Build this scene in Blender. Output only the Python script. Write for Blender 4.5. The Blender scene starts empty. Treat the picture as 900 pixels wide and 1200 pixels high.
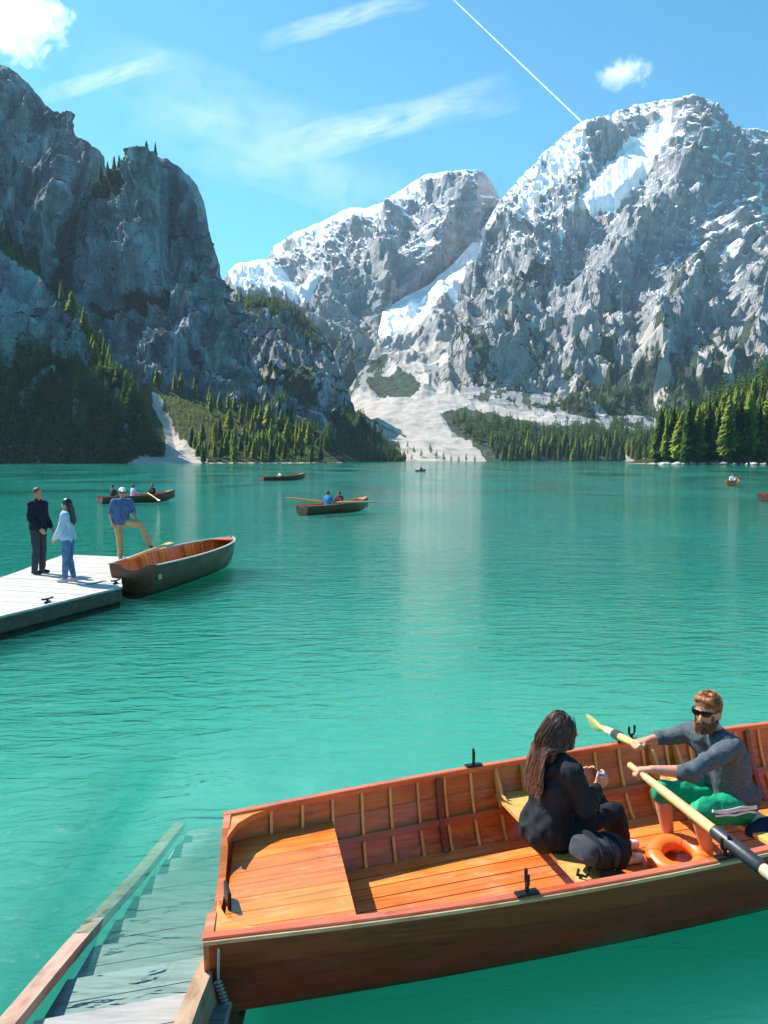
import bpy, bmesh, math, random
import numpy as np
from mathutils import Vector, Matrix

random.seed(7)
RNG = np.random.default_rng(11)
sc = bpy.context.scene
COL = sc.collection

# ------------------------------------------------------------------ camera, sky, sun, exposure
CAM_H = 2.63                      # eye height above the lake, metres
FPX = 980.0                       # focal length in units of a 900 x 1200 frame
PITCH = math.atan(62.5 / FPX)
cam_d = bpy.data.cameras.new('camera')
cam = bpy.data.objects.new('camera', cam_d); COL.objects.link(cam)
cam.location = (0, 0, CAM_H)
cam.rotation_euler = (math.pi / 2 - PITCH, 0, 0)
cam_d.sensor_fit = 'VERTICAL'; cam_d.sensor_height = 36.0; cam_d.lens = FPX / 1200.0 * 36.0
cam_d.clip_start = 0.05; cam_d.clip_end = 90000
sc.camera = cam

SUN_AZ = math.radians(57)         # to the left of the view direction
SUN_EL = math.radians(47)
SUN_DIR = Vector((-math.sin(SUN_AZ) * math.cos(SUN_EL), math.cos(SUN_AZ) * math.cos(SUN_EL), math.sin(SUN_EL)))
world = bpy.data.worlds.new('World'); sc.world = world; world.use_nodes = True
wn = world.node_tree.nodes; wl = world.node_tree.links; wn.clear()
w_out = wn.new('ShaderNodeOutputWorld'); w_bg = wn.new('ShaderNodeBackground'); w_sky = wn.new('ShaderNodeTexSky')
w_sky.sky_type = 'NISHITA'; w_sky.sun_disc = False
w_sky.sun_elevation = SUN_EL; w_sky.sun_rotation = -SUN_AZ
w_sky.altitude = 1500; w_sky.air_density = 1.0; w_sky.dust_density = 1.6; w_sky.ozone_density = 1.0
w_tint = wn.new('ShaderNodeMix'); w_tint.data_type = 'RGBA'; w_tint.blend_type = 'MULTIPLY'
w_tint.inputs['Factor'].default_value = 1.0; w_tint.inputs['B'].default_value = (0.29, 0.81, 0.87, 1)
wl.new(w_sky.outputs['Color'], w_tint.inputs['A'])
wl.new(w_tint.outputs['Result'], w_bg.inputs['Color'])
w_bg.inputs['Strength'].default_value = 0.125
wl.new(w_bg.outputs['Background'], w_out.inputs['Surface'])

sun_d = bpy.data.lights.new('sun', 'SUN'); sun_d.energy = 4.8; sun_d.angle = math.radians(0.53); sun_d.color = (1.0, 0.95, 0.88)
sun = bpy.data.objects.new('sun', sun_d); COL.objects.link(sun)
sun.location = (-60, 40, 80)
sun.rotation_euler = SUN_DIR.to_track_quat('Z', 'Y').to_euler()

sc.view_settings.view_transform = 'Standard'; sc.view_settings.look = 'None'
sc.view_settings.exposure = 0.95; sc.view_settings.gamma = 1.0; sc.view_settings.use_curve_mapping = False
sc.render.engine = 'CYCLES'
sc.cycles.use_denoising = True
sc.cycles.use_adaptive_sampling = True; sc.cycles.adaptive_threshold = 0.02
sc.cycles.max_bounces = 8; sc.cycles.diffuse_bounces = 3; sc.cycles.glossy_bounces = 3
sc.cycles.transparent_max_bounces = 12; sc.cycles.volume_bounces = 6
sc.cycles.caustics_reflective = False; sc.cycles.caustics_refractive = False

# ------------------------------------------------------------------ helpers
CP, SP = math.cos(PITCH), math.sin(PITCH)
def site(u, v, d):
    """World points seen at bearing/elevation (u, v) of the 900 x 1200 survey frame, d metres ahead."""
    xc = (np.asarray(u, float) - 450) / FPX; yc = (600 - np.asarray(v, float)) / FPX
    dy = CP + yc * SP; t = np.asarray(d, float) / dy
    return np.stack(np.broadcast_arrays(xc * t, dy * t, CAM_H + t * (-SP + yc * CP)), -1)
def on_level(u, v, z):
    xc = (u - 450) / FPX; yc = (600 - v) / FPX
    t = (z - CAM_H) / (-SP + yc * CP)
    return Vector((xc * t, t * (CP + yc * SP), z))

_perm = RNG.permutation(512).astype(np.int32)
_perm = np.concatenate([_perm, _perm, _perm])
_grad = RNG.normal(size=(512, 3)); _grad /= np.linalg.norm(_grad, axis=1)[:, None]
def perlin(p):
    p = np.asarray(p, float); sh = p.shape[:-1]; p = p.reshape(-1, 3)
    i = np.floor(p).astype(np.int64); f = p - i; i &= 511
    w = f * f * f * (f * (f * 6 - 15) + 10); r = np.zeros(len(p))
    for a in (0, 1):
        for b in (0, 1):
            for c in (0, 1):
                h = _perm[_perm[_perm[(i[:, 0] + a) & 511] + ((i[:, 1] + b) & 511)] + ((i[:, 2] + c) & 511)]
                g = _grad[h & 511]
                d = g[:, 0] * (f[:, 0] - a) + g[:, 1] * (f[:, 1] - b) + g[:, 2] * (f[:, 2] - c)
                wt = (w[:, 0] if a else 1 - w[:, 0]) * (w[:, 1] if b else 1 - w[:, 1]) * (w[:, 2] if c else 1 - w[:, 2])
                r += d * wt
    return (r * 1.5).reshape(sh)
def fbm(p, octv=5, gain=0.5, lac=2.03):
    r = 0; a = 1.0
    for k in range(octv):
        r = r + a * perlin(p * lac ** k + 17.3 * k); a *= gain
    return r
def ridged(p, octv=5, gain=0.55, lac=2.07):
    r = 0; a = 1.0; wgt = 1.0
    for k in range(octv):
        n = 1 - np.abs(perlin(p * lac ** k + 31.7 * k)) * 1.6
        n = np.clip(n, 0, 1) ** 2 * wgt
        wgt = np.clip(n * 1.8, 0, 1); r = r + a * n; a *= gain
    return r
def sstep(a, b, x):
    t = np.clip((x - a) / (b - a), 0, 1); return t * t * (3 - 2 * t)

def link(name, me, mat=None, parent=None, smooth=False):
    o = bpy.data.objects.new(name, me); COL.objects.link(o)
    if mat is not None and not me.materials: me.materials.append(mat)
    if parent is not None: o.parent = parent
    if smooth: me.polygons.foreach_set('use_smooth', np.ones(len(me.polygons), bool))
    return o
def np_mesh(name, verts, faces):
    """faces: (n, 3) or (n, 4) int array."""
    me = bpy.data.meshes.new(name)
    verts = np.ascontiguousarray(verts, np.float32).reshape(-1, 3); faces = np.ascontiguousarray(faces, np.int32)
    k = faces.shape[1]
    me.vertices.add(len(verts)); me.vertices.foreach_set('co', verts.ravel())
    me.loops.add(faces.size); me.loops.foreach_set('vertex_index', faces.ravel())
    me.polygons.add(len(faces)); me.polygons.foreach_set('loop_start', np.arange(0, faces.size, k, dtype=np.int32))
    me.update(calc_edges=True); me.validate()
    return me
def grid_faces(nr, nc):
    i = np.arange(nr * nc).reshape(nr, nc)
    return np.stack([i[:-1, :-1], i[1:, :-1], i[1:, 1:], i[:-1, 1:]], -1).reshape(-1, 4)
def tag(o, label=None, cat=None, group=None, kind=None):
    if label: o['label'] = label
    if cat: o['category'] = cat
    if group: o['group'] = group
    if kind: o['kind'] = kind
    return o
def thing(name, label, cat, loc=(0, 0, 0), rotz=0.0, group=None):
    o = bpy.data.objects.new(name, None); COL.objects.link(o)
    o.location = loc; o.rotation_euler = (0, 0, rotz); o.empty_display_size = 0.2
    return tag(o, label, cat, group)

class MB:
    """Collects shapes for one mesh."""
    def __init__(self): self.v = []; self.f = []
    def add(self, vs, fs):
        n = len(self.v); self.v.extend([tuple(map(float, p)) for p in vs]); self.f.extend([tuple(int(i) + n for i in q) for q in fs]); return self
    def sweep(self, loops, caps=True, closed=False):
        L = np.asarray(loops, float); n, m = L.shape[:2]; fs = []
        for i in range(n if closed else n - 1):
            j = (i + 1) % n
            for k in range(m):
                k2 = (k + 1) % m; fs.append((i * m + k, i * m + k2, j * m + k2, j * m + k))
        if caps and not closed: fs += [tuple(range(m - 1, -1, -1)), tuple((n - 1) * m + k for k in range(m))]
        return self.add(L.reshape(-1, 3), fs)
    def box(self, c, s, rz=0.0, bev=0.0):
        c = Vector(c); hx, hy, hz = s[0] / 2, s[1] / 2, s[2] / 2; R = Matrix.Rotation(rz, 3, 'Z')
        loops = []
        prof = [(-hz, bev), (-hz + bev, 0), (hz - bev, 0), (hz, bev)] if bev > 0 else [(-hz, 0), (hz, 0)]
        for z, ins in prof:
            loops.append([c + R @ Vector((sx * (hx - ins), sy * (hy - ins), z)) for sx, sy in ((-1, -1), (1, -1), (1, 1), (-1, 1))])
        return self.sweep(loops)
    def tube(self, pts, rad, n=8, caps=True):
        pts = [Vector(p) for p in pts]; rad = rad if hasattr(rad, '__len__') else [rad] * len(pts); loops = []
        up = None
        for i, p in enumerate(pts):
            t = (pts[min(i + 1, len(pts) - 1)] - pts[max(i - 1, 0)]).normalized()
            if up is None: up = t.orthogonal().normalized()
            up = (up - t * up.dot(t)).normalized(); sd = t.cross(up)
            r = rad[i]; ra, rb = (r if hasattr(r, '__len__') else (r, r))
            loops.append([p + up * (ra * math.cos(a)) + sd * (rb * math.sin(a)) for a in [2 * math.pi * k / n for k in range(n)]])
        return self.sweep(loops, caps)
    def bar(self, pts, w, h, up=(0, 0, 1)):
        """rectangular section swept along pts; w sideways, h along up."""
        pts = [Vector(p) for p in pts]; up = Vector(up); loops = []
        for i, p in enumerate(pts):
            t = (pts[min(i + 1, len(pts) - 1)] - pts[max(i - 1, 0)]).normalized()
            sd = t.cross(up).normalized(); u2 = sd.cross(t).normalized()
            loops.append([p + sd * (a * w / 2) + u2 * (b * h / 2) for a, b in ((-1, -1), (1, -1), (1, 1), (-1, 1))])
        return self.sweep(loops)
    def build(self, name, mat, parent=None, smooth=False):
        me = bpy.data.meshes.new(name); me.from_pydata(self.v, [], self.f); me.update()
        bm = bmesh.new(); bm.from_mesh(me); bmesh.ops.recalc_face_normals(bm, faces=bm.faces); bm.to_mesh(me); bm.free()
        o = link(name, me, mat, parent)
        if smooth:
            me.polygons.foreach_set('use_smooth', np.ones(len(me.polygons), bool))
            try: me.set_sharp_from_angle(angle=math.radians(40))
            except Exception: pass
        return o

# ------------------------------------------------------------------ materials
class NT:
    """Small helper around a node tree."""
    def __init__(self, name):
        self.m = bpy.data.materials.new(name); self.m.use_nodes = True
        self.n = self.m.node_tree.nodes; self.l = self.m.node_tree.links; self.n.clear()
        self.out = self.n.new('ShaderNodeOutputMaterial')
    def new(self, t, **kw):
        o = self.n.new(t)
        for k, v in kw.items(): setattr(o, k, v)
        return o
    def set(self, node, **kw):
        for k, v in kw.items():
            s = node.inputs[k.replace('_', ' ')]
            if hasattr(v, 'is_linked') or isinstance(v, bpy.types.NodeSocket): self.l.new(v, s)
            else: s.default_value = v
        return node
    def link(self, a, b): self.l.new(a, b)
    def coords(self, kind='Object', scale=(1, 1, 1), rot=(0, 0, 0), loc=(0, 0, 0)):
        if kind == 'Position': src = self.new('ShaderNodeNewGeometry').outputs['Position']
        else: src = self.new('ShaderNodeTexCoord').outputs[kind]
        mp = self.new('ShaderNodeMapping'); mp.inputs['Scale'].default_value = scale; mp.inputs['Rotation'].default_value = rot; mp.inputs['Location'].default_value = loc
        self.link(src, mp.inputs['Vector']); return mp.outputs['Vector']
    def noise(self, vec, scale=1.0, detail=4.0, rough=0.55, dist=0.0):
        t = self.new('ShaderNodeTexNoise'); t.inputs['Scale'].default_value = scale; t.inputs['Detail'].default_value = detail
        t.inputs['Roughness'].default_value = rough; t.inputs['Distortion'].default_value = dist
        self.link(vec, t.inputs['Vector']); return t.outputs['Fac']
    def ramp(self, fac, stops):
        r = self.new('ShaderNodeValToRGB'); e = r.color_ramp.elements
        while len(e) < len(stops): e.new(0.5)
        for i, (p, c) in enumerate(stops):
            e[i].position = p; e[i].color = tuple(c) + (1,) if len(c) == 3 else c
        self.link(fac, r.inputs['Fac']); return r.outputs['Color']
    def val(self, fac, a, b, c=0.0, d=1.0):
        m = self.new('ShaderNodeMapRange'); m.inputs['From Min'].default_value = a; m.inputs['From Max'].default_value = b
        m.inputs['To Min'].default_value = c; m.inputs['To Max'].default_value = d; self.link(fac, m.inputs['Value']); return m.outputs['Result']
    def math(self, op, a, b=0.0):
        m = self.new('ShaderNodeMath', operation=op)
        for i, x in enumerate((a, b)):
            if isinstance(x, bpy.types.NodeSocket): self.link(x, m.inputs[i])
            else: m.inputs[i].default_value = x
        return m.outputs['Value']
    def mix(self, fac, a, b, mode='MIX'):
        m = self.new('ShaderNodeMix', data_type='RGBA', blend_type=mode)
        for k, x in (('Factor', fac), ('A', a), ('B', b)):
            if isinstance(x, bpy.types.NodeSocket): self.link(x, m.inputs[k])
            else: m.inputs[k].default_value = x if k == 'Factor' else (tuple(x) + (1,) if len(x) == 3 else x)
        return m.outputs['Result']
    def bump(self, h, strength=0.5, dist=0.01, normal=None):
        b = self.new('ShaderNodeBump'); b.inputs['Strength'].default_value = strength; b.inputs['Distance'].default_value = dist
        self.link(h, b.inputs['Height'])
        if normal is not None: self.link(normal, b.inputs['Normal'])
        return b.outputs['Normal']
    def principled(self, color, rough=0.6, normal=None, spec=0.5, coat=0.0, metal=0.0, coat_rough=0.1):
        p = self.new('ShaderNodeBsdfPrincipled')
        for k, x in (('Base Color', color), ('Roughness', rough)):
            if isinstance(x, bpy.types.NodeSocket): self.link(x, p.inputs[k])
            else: p.inputs[k].default_value = tuple(x) + (1,) if hasattr(x, '__len__') else x
        p.inputs['Specular IOR Level'].default_value = spec; p.inputs['Coat Weight'].default_value = coat; p.inputs['Coat Roughness'].default_value = coat_rough
        p.inputs['Metallic'].default_value = metal
        if normal is not None: self.link(normal, p.inputs['Normal'])
        return p.outputs['BSDF']
    def done(self, shader): self.link(shader, self.out.inputs['Surface']); return self.m

def lerp3(a, b, t): return tuple(x + (y - x) * t for x, y in zip(a, b))
def wood(name, dark, light, rough=0.35, coat=0.3, grain=(3, 40, 40), var=0.25, bump=0.15, worn=0.45):
    t = NT(name)
    rnd = t.new('ShaderNodeObjectInfo').outputs['Random']
    off = t.new('ShaderNodeCombineXYZ'); t.link(t.math('MULTIPLY', rnd, 37.0), off.inputs[0]); t.link(t.math('MULTIPLY', rnd, 11.0), off.inputs[1])
    add = t.new('ShaderNodeVectorMath', operation='ADD')
    t.link(t.coords('Object', grain), add.inputs[0]); t.link(off.outputs[0], add.inputs[1])
    n1 = t.noise(add.outputs[0], 1.0, 5, 0.6, 0.3)
    n2 = t.noise(t.coords('Object', (1.3, 2.5, 2.5)), 1.6, 3, 0.5)
    f = t.math('ADD', t.math('MULTIPLY', n1, 0.75), t.math('MULTIPLY', n2, 0.35))
    c = t.ramp(f, [(0.36, dark), (0.5, lerp3(dark, light, 0.55)), (0.68, light)])
    hsv = t.new('ShaderNodeHueSaturation'); t.link(c, hsv.inputs['Color'])
    t.link(t.val(rnd, 0, 1, 1 - var, 1 + var), hsv.inputs['Value'])
    t.link(t.val(t.math('FRACT', t.math('MULTIPLY', rnd, 7.13)), 0, 1, 0.49, 0.51), hsv.inputs['Hue'])
    wear = t.noise(t.coords('Object', (1.0, 1.6, 1.6)), 5.0, 6, 0.7, 0.8); scr = t.noise(t.coords('Object', (6, 60, 60)), 1.0, 3, 0.6)
    wf = t.math('MULTIPLY', t.val(wear, 0.52, 0.70), t.val(scr, 0.40, 0.62, 0.25, 1.0))
    hsv2 = t.mix(t.math('MULTIPLY', wf, worn), hsv.outputs['Color'], lerp3(light, (0.62, 0.55, 0.48), 0.55))
    r = t.val(t.math('ADD', n2, t.math('MULTIPLY', wf, 0.5)), 0.3, 0.8, rough * 0.7, rough * 1.9)
    return t.done(t.principled(hsv2, r, t.bump(n1, bump, 0.004), 0.5, coat, coat_rough=0.15))
def plain(name, color, rough=0.6, spec=0.4, noise=0.12, scale=30.0, bump=0.0, coat=0.0, metal=0.0, bdist=0.004):
    t = NT(name)
    n = t.noise(t.coords('Object'), scale, 4, 0.6)
    c = t.ramp(n, [(0.3, tuple(x * (1 - noise) for x in color)), (0.7, tuple(min(1, x * (1 + noise)) for x in color))])
    return t.done(t.principled(c, rough, t.bump(n, bump, bdist) if bump else None, spec, coat, metal))

M = {}
M['mahogany'] = wood('mahogany_varnish', (0.26, 0.052, 0.012), (0.60, 0.17, 0.038), 0.28, 0.3)
M['hull_out'] = wood('hull_dark_varnish', (0.14, 0.010, 0.002), (0.36, 0.034, 0.006), 0.45, 0.0, worn=0.15)
M['hull_black'] = wood('hull_black_varnish', (0.055, 0.014, 0.006), (0.16, 0.046, 0.018), 0.4, 0.1)
M['deck'] = wood('deck_varnish', (0.40, 0.080, 0.010), (0.74, 0.23, 0.034), 0.32, 0.3, (2.2, 45, 30), 0.13)
M['floor_board'] = wood('floor_board_varnish', (0.44, 0.092, 0.014), (0.76, 0.245, 0.048), 0.3, 0.3, (3, 40, 30), 0.14)
M['gunwale'] = wood('gunwale_varnish', (0.34, 0.065, 0.014), (0.60, 0.17, 0.045), 0.26, 0.5, (2, 30, 30), 0.1)
M['rub'] = wood('rub_rail_worn', (0.36, 0.13, 0.045), (0.66, 0.40, 0.22), 0.6, 0.0, (5, 20, 20))
M['ash'] = wood('ash_wood', (0.52, 0.25, 0.05), (0.80, 0.46, 0.13), 0.4, 0.2, (20, 20, 4), 0.1)
M['oar_wood'] = wood('oar_wood', (0.48, 0.26, 0.07), (0.78, 0.50, 0.20), 0.38, 0.3, (4, 40, 40), 0.08)
M['dark_frame'] = wood('dark_frame', (0.08, 0.016, 0.006), (0.22, 0.06, 0.02), 0.35, 0.2)
M['grey_rail'] = wood('grey_rail', (0.28, 0.30, 0.27), (0.52, 0.54, 0.50), 0.6, 0.0)
M['iron'] = plain('black_iron', (0.02, 0.021, 0.024), 0.4, 0.5, 0.3, 40, 0.2, 0, 0.7)
M['steel'] = plain('galvanised_steel', (0.45, 0.47, 0.5), 0.4, 0.5, 0.25, 60, 0.2, 0, 0.8)
M['rope'] = plain('grey_rope', (0.42, 0.40, 0.37), 0.85, 0.2, 0.3, 220, 0.6)
M['leather'] = plain('black_sleeve', (0.025, 0.028, 0.032), 0.45, 0.5, 0.25, 60, 0.2)
M['pale_paint'] = plain('pale_oar_paint', (0.60, 0.48, 0.32), 0.5, 0.4, 0.2, 25)
M['buoy'] = plain('orange_buoy', (0.90, 0.17, 0.025), 0.42, 0.5, 0.08, 14, 0.1)
M['dock_board'] = wood('dock_board_bleached', (0.38, 0.35, 0.315), (0.52, 0.48, 0.435), 0.8, 0.0, (3, 30, 30), 0.07, 0.3)
M['dock_side'] = wood('dock_side_dark', (0.035, 0.026, 0.018), (0.12, 0.085, 0.058), 0.7, 0.0)
M['tread'] = wood('tread_bleached', (0.19, 0.185, 0.175), (0.38, 0.37, 0.355), 0.85, 0.0, (3, 34, 30), 0.08, 0.5)
M['stringer'] = wood('stringer_red_brown', (0.24, 0.085, 0.055), (0.46, 0.30, 0.24), 0.7, 0.0, (16, 2.5, 16), 0.05, 0.4)
M['log'] = wood('log_wood', (0.20, 0.10, 0.045), (0.52, 0.36, 0.23), 0.8, 0.0, (18, 3, 18), 0.1, 0.6)

# ------------------------------------------------------------------ mountain, scree and water materials
def rock_material(name, tone_a, tone_b, warm, veg_a, veg_b, scale=1.0, streak=0.0):
    t = NT(name)
    at = t.new('ShaderNodeAttribute', attribute_name='cover'); sp = t.new('ShaderNodeSeparateColor'); t.link(at.outputs['Color'], sp.inputs['Color'])
    snow, veg, scree = sp.outputs[0], sp.outputs[1], sp.outputs[2]
    pos = t.coords('Position', (0.01 * scale,) * 3)
    big = t.noise(pos, 0.6, 5, 0.6); mid = t.noise(pos, 3.0, 6, 0.65, 0.4); fine = t.noise(pos, 16.0, 5, 0.7)
    strata = t.noise(t.coords('Position', (0.006 * scale, 0.006 * scale, 0.05 * scale), (0.35, 0.25, 0)), 2.0, 6, 0.65, 0.5)
    f = t.math('ADD', t.math('MULTIPLY', mid, 0.55), t.math('MULTIPLY', strata, 0.45))
    if streak:
        vs = t.noise(t.coords('Position', (0.045 * scale, 0.045 * scale, 0.013 * scale)), 1.0, 7, 0.62, 0.6)
        f = t.math('ADD', t.math('MULTIPLY', f, 1 - streak), t.math('MULTIPLY', vs, streak))
    rock = t.ramp(f, [(0.42, tone_a), (0.5, lerp3(tone_a, tone_b, 0.4)), (0.58, tone_b)] if streak else [(0.39, tone_a), (0.5, lerp3(tone_a, tone_b, 0.45)), (0.59, tone_b)])
    rock = t.mix(t.val(big, 0.5, 0.68), rock, warm)
    vg = t.ramp(fine, [(0.35, veg_a), (0.65, veg_b)])
    edge = t.math('MULTIPLY', t.math('SUBTRACT', t.math('ADD', t.math('MULTIPLY', fine, 0.6), t.math('MULTIPLY', mid, 0.4)), 0.5), 1.1)
    m_veg = t.val(t.math('ADD', veg, edge), 0.42, 0.58); m_scr = t.val(t.math('ADD', scree, edge), 0.4, 0.6); m_snow = t.val(t.math('ADD', snow, edge), 0.42, 0.58)
    scol = t.ramp(t.noise(pos, 9.0, 5, 0.7), [(0.3, (0.29, 0.255, 0.225)), (0.7, (0.50, 0.455, 0.41))])
    c = t.mix(m_veg, rock, vg); c = t.mix(m_scr, c, scol); c = t.mix(m_snow, c, (0.86, 0.88, 0.91))
    crack = t.noise(t.coords('Position', (0.09 * scale, 0.09 * scale, 0.022 * scale)), 1.0, 5, 0.65, 0.4); crack = t.math('ABSOLUTE', t.math('SUBTRACT', crack, 0.5))
    h = t.math('ADD', t.math('MULTIPLY', mid, 0.45), t.math('ADD', t.math('MULTIPLY', fine, 0.35), t.math('MULTIPLY', t.val(crack, 0.0, 0.12), 0.35)))
    bs = t.new('ShaderNodeBump'); bs.inputs['Distance'].default_value = 14.0 / scale
    t.link(h, bs.inputs['Height']); t.link(t.val(t.math('MAXIMUM', m_snow, m_scr), 0, 1, 1.0, 0.07), bs.inputs['Strength'])
    return t.done(t.principled(c, 0.9, bs.outputs['Normal'], 0.15))
VEG_A, VEG_B = (0.016, 0.032, 0.016), (0.06, 0.095, 0.03)
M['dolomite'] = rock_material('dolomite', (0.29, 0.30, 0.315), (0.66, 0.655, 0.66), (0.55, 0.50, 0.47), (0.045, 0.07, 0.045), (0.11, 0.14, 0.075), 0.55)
M['shade_blue_cliff'] = rock_material('shade_blue_cliff', (0.10, 0.12, 0.155), (0.60, 0.63, 0.68), (0.36, 0.375, 0.40), VEG_A, VEG_B, 1.0, 0.6)  # the blue of the cliffs' shade is tinted into the rock colour
M['meadow'] = rock_material('meadow', (0.10, 0.10, 0.09), (0.26, 0.26, 0.24), (0.20, 0.18, 0.14), (0.025, 0.045, 0.016), (0.10, 0.13, 0.035), 2.6)

def poly_mask(U, V, pts, soft=4.0, wob=None, closed=True):
    """1 inside the outline (or on the line when closed is False), falling off over soft."""
    pts = np.asarray(pts, float); n = len(pts); best = np.full(U.shape, 1e9); inside = np.zeros(U.shape, bool)
    for i in range(n if closed else n - 1):
        a = pts[i]; b = pts[(i + 1) % n]; ab = b - a
        t = np.clip(((U - a[0]) * ab[0] + (V - a[1]) * ab[1]) / (ab @ ab + 1e-9), 0, 1)
        best = np.minimum(best, np.hypot(U - a[0] - ab[0] * t, V - a[1] - ab[1] * t))
        if closed and a[1] != b[1]:
            c = ((a[1] > V) != (b[1] > V)) & (U < (b[0] - a[0]) * (V - a[1]) / (b[1] - a[1]) + a[0]); inside ^= c
    s = np.where(inside, best, -best) if closed else -best
    if wob is not None: s = s + wob
    return s, sstep(-soft, soft, s)
def line_tent(U, V, pts, w, wob=None):
    s, _ = poly_mask(U, V, pts, 1.0, None, False); d = -s
    if wob is not None: d = np.abs(d + wob)
    return np.clip(1 - d / w, 0, 1)

LAND = {}
def mountain(name, curves, u0, u1, du, dv, mat, shape, cover, jag=3.0, back=None, label=None, seed=0.0, wide=None, crest_px=26.0):
    """A slope between surveyed lines, crest first; shape(P, U, V, row) gives the relief in metres along the normal."""
    cols = np.arange(u0, u1 + du, du); Vk = []; Dk = []
    if wide is not None: cols = np.concatenate([np.arange(wide, u0, 6.0), cols])
    for c in curves:
        c = np.asarray(c, float); Vk.append(np.interp(cols, c[:, 0], c[:, 1])); Dk.append(np.interp(cols, c[:, 0], c[:, 2]))
    jn = fbm(np.stack([cols / 26.0 + seed, np.full(len(cols), seed + 3.7), cols * 0], -1), 5, 0.62)
    Vk[0] = Vk[0] + jag * jn
    for k in range(1, len(Vk)): Vk[k] = np.maximum(Vk[k], Vk[k - 1] + 1.5)
    Vr = []; Dr = []; row = []
    for k in range(len(Vk) - 1):
        n = max(3, int(np.percentile(Vk[k + 1] - Vk[k], 90) / dv)); last = k == len(Vk) - 2
        for t in np.linspace(0, 1, n, endpoint=last)[:]:
            Vr.append(Vk[k] * (1 - t) + Vk[k + 1] * t); Dr.append(Dk[k] * (1 - t) + Dk[k + 1] * t); row.append(k + t)
    U = np.repeat(cols[None], len(Vr), 0); V = np.array(Vr); D = np.array(Dr)
    for _ in range(2):
        ker = np.ones(9) / 9; pad = np.pad(D, ((4, 4), (0, 0)), mode='edge')
        D2 = np.apply_along_axis(lambda x: np.convolve(x, ker, 'valid'), 0, pad); D2[0] = D[0]; D2[-1] = D[-1]; D = D2
    P = site(U, V, D)
    gu = np.gradient(P, axis=1); gv = np.gradient(P, axis=0); N = np.cross(gv, gu); N /= np.linalg.norm(N, axis=-1)[..., None] + 1e-9
    if (N[..., 1].mean() > 0): N = -N
    N = N * 0.75 + np.array([0, -0.25, 0.05]); N /= np.linalg.norm(N, axis=-1)[..., None]
    h = shape(P, U, V, np.array(row)[:, None])
    crest_fade = 0.10 + 0.90 * sstep(0, crest_px, V - V[0:1])
    P = P + N * (h * crest_fade)[..., None]
    # the far side falls away behind the crest
    bk = []
    if back:
        for q in (1.0, 0.5, 0.2, 0.06):
            b = P[0].copy(); b[:, 1] += back * q; b[:, 0] *= 1 + back * q / np.maximum(P[0, :, 1], 50)
            b[:, 2] = P[0, :, 2] - back * (0.9 * q * q + 0.2 * q) + 0.12 * back * q * fbm(np.stack([cols / 18.0, np.full(len(cols), q * 7 + seed), cols * 0], -1), 4)
            bk.append(b)
    Pf = np.concatenate([np.array(bk), P], 0) if back else P
    me = np_mesh(name, Pf, grid_faces(*Pf.shape[:2]))
    gu = np.gradient(P, axis=1); gv = np.gradient(P, axis=0); N2 = np.cross(gv, gu); N2 /= np.linalg.norm(N2, axis=-1)[..., None] + 1e-9
    if N2[..., 2].mean() < 0: N2 = -N2
    cv = cover(P, U, V, N2, h)
    ca = np.zeros(Pf.shape[:2] + (4,), np.float32); ca[..., 3] = 1; nb = len(bk)
    for i in range(3): ca[nb:, :, i] = np.clip(cv[i], 0, 1); ca[:nb, :, i] = ca[nb:nb + 1, :, i]
    a = me.color_attributes.new('cover', 'FLOAT_COLOR', 'POINT'); a.data.foreach_set('color', ca.ravel())
    o = link(name, me, M[mat], None, mat == 'meadow'); tag(o, label, None, None, 'structure')
    LAND[label] = (U, V, P, cv)
    return o

def relief(P, s1, a1, s2, a2, s3, a3, stretch=(1, 1, 1), warp=0.35, flute=0.0, flute_s=60.0):
    Q = P * np.array(stretch); w = np.stack([fbm(Q / s1 + 5.1, 3), fbm(Q / s1 + 9.7, 3), fbm(Q / s1 + 2.3, 3)], -1) * s1 * warp
    a1, a2, flute = a1 * 0.36, a2 * 0.34, flute * 0.4
    run = np.array([1.0, 0.42, 0.34]); Pw = P + w * 0.22
    h = a1 * (ridged((Q + w) / s1, 5) - 0.75) + a2 * (ridged(Pw * np.array([1, 0.6, 0.5]) / s2 + 4.0, 4) - 0.75)
    h = h + a3 * 0.55 * fbm(P * np.array([1, 0.7, 0.6]) / s3, 4, 0.6) + a3 * 0.85 * (ridged(Pw * run / (s3 * 0.95) + 2.0, 4, 0.6) - 0.7)
    bed = P[..., 2] * 0.93 + P[..., 0] * 0.33 + w[..., 0] * 0.12
    h = h + a3 * 0.55 * (ridged(np.stack([bed / (s3 * 1.1), P[..., 0] / (s3 * 9), P[..., 1] / (s3 * 9)], -1), 4, 0.6) - 0.7)
    if flute: h = h + flute * (ridged((P + w * 0.4) * np.array([1, 0.6, 0.22]) / flute_s + 8.0, 4) - 0.7)
    return h

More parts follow.
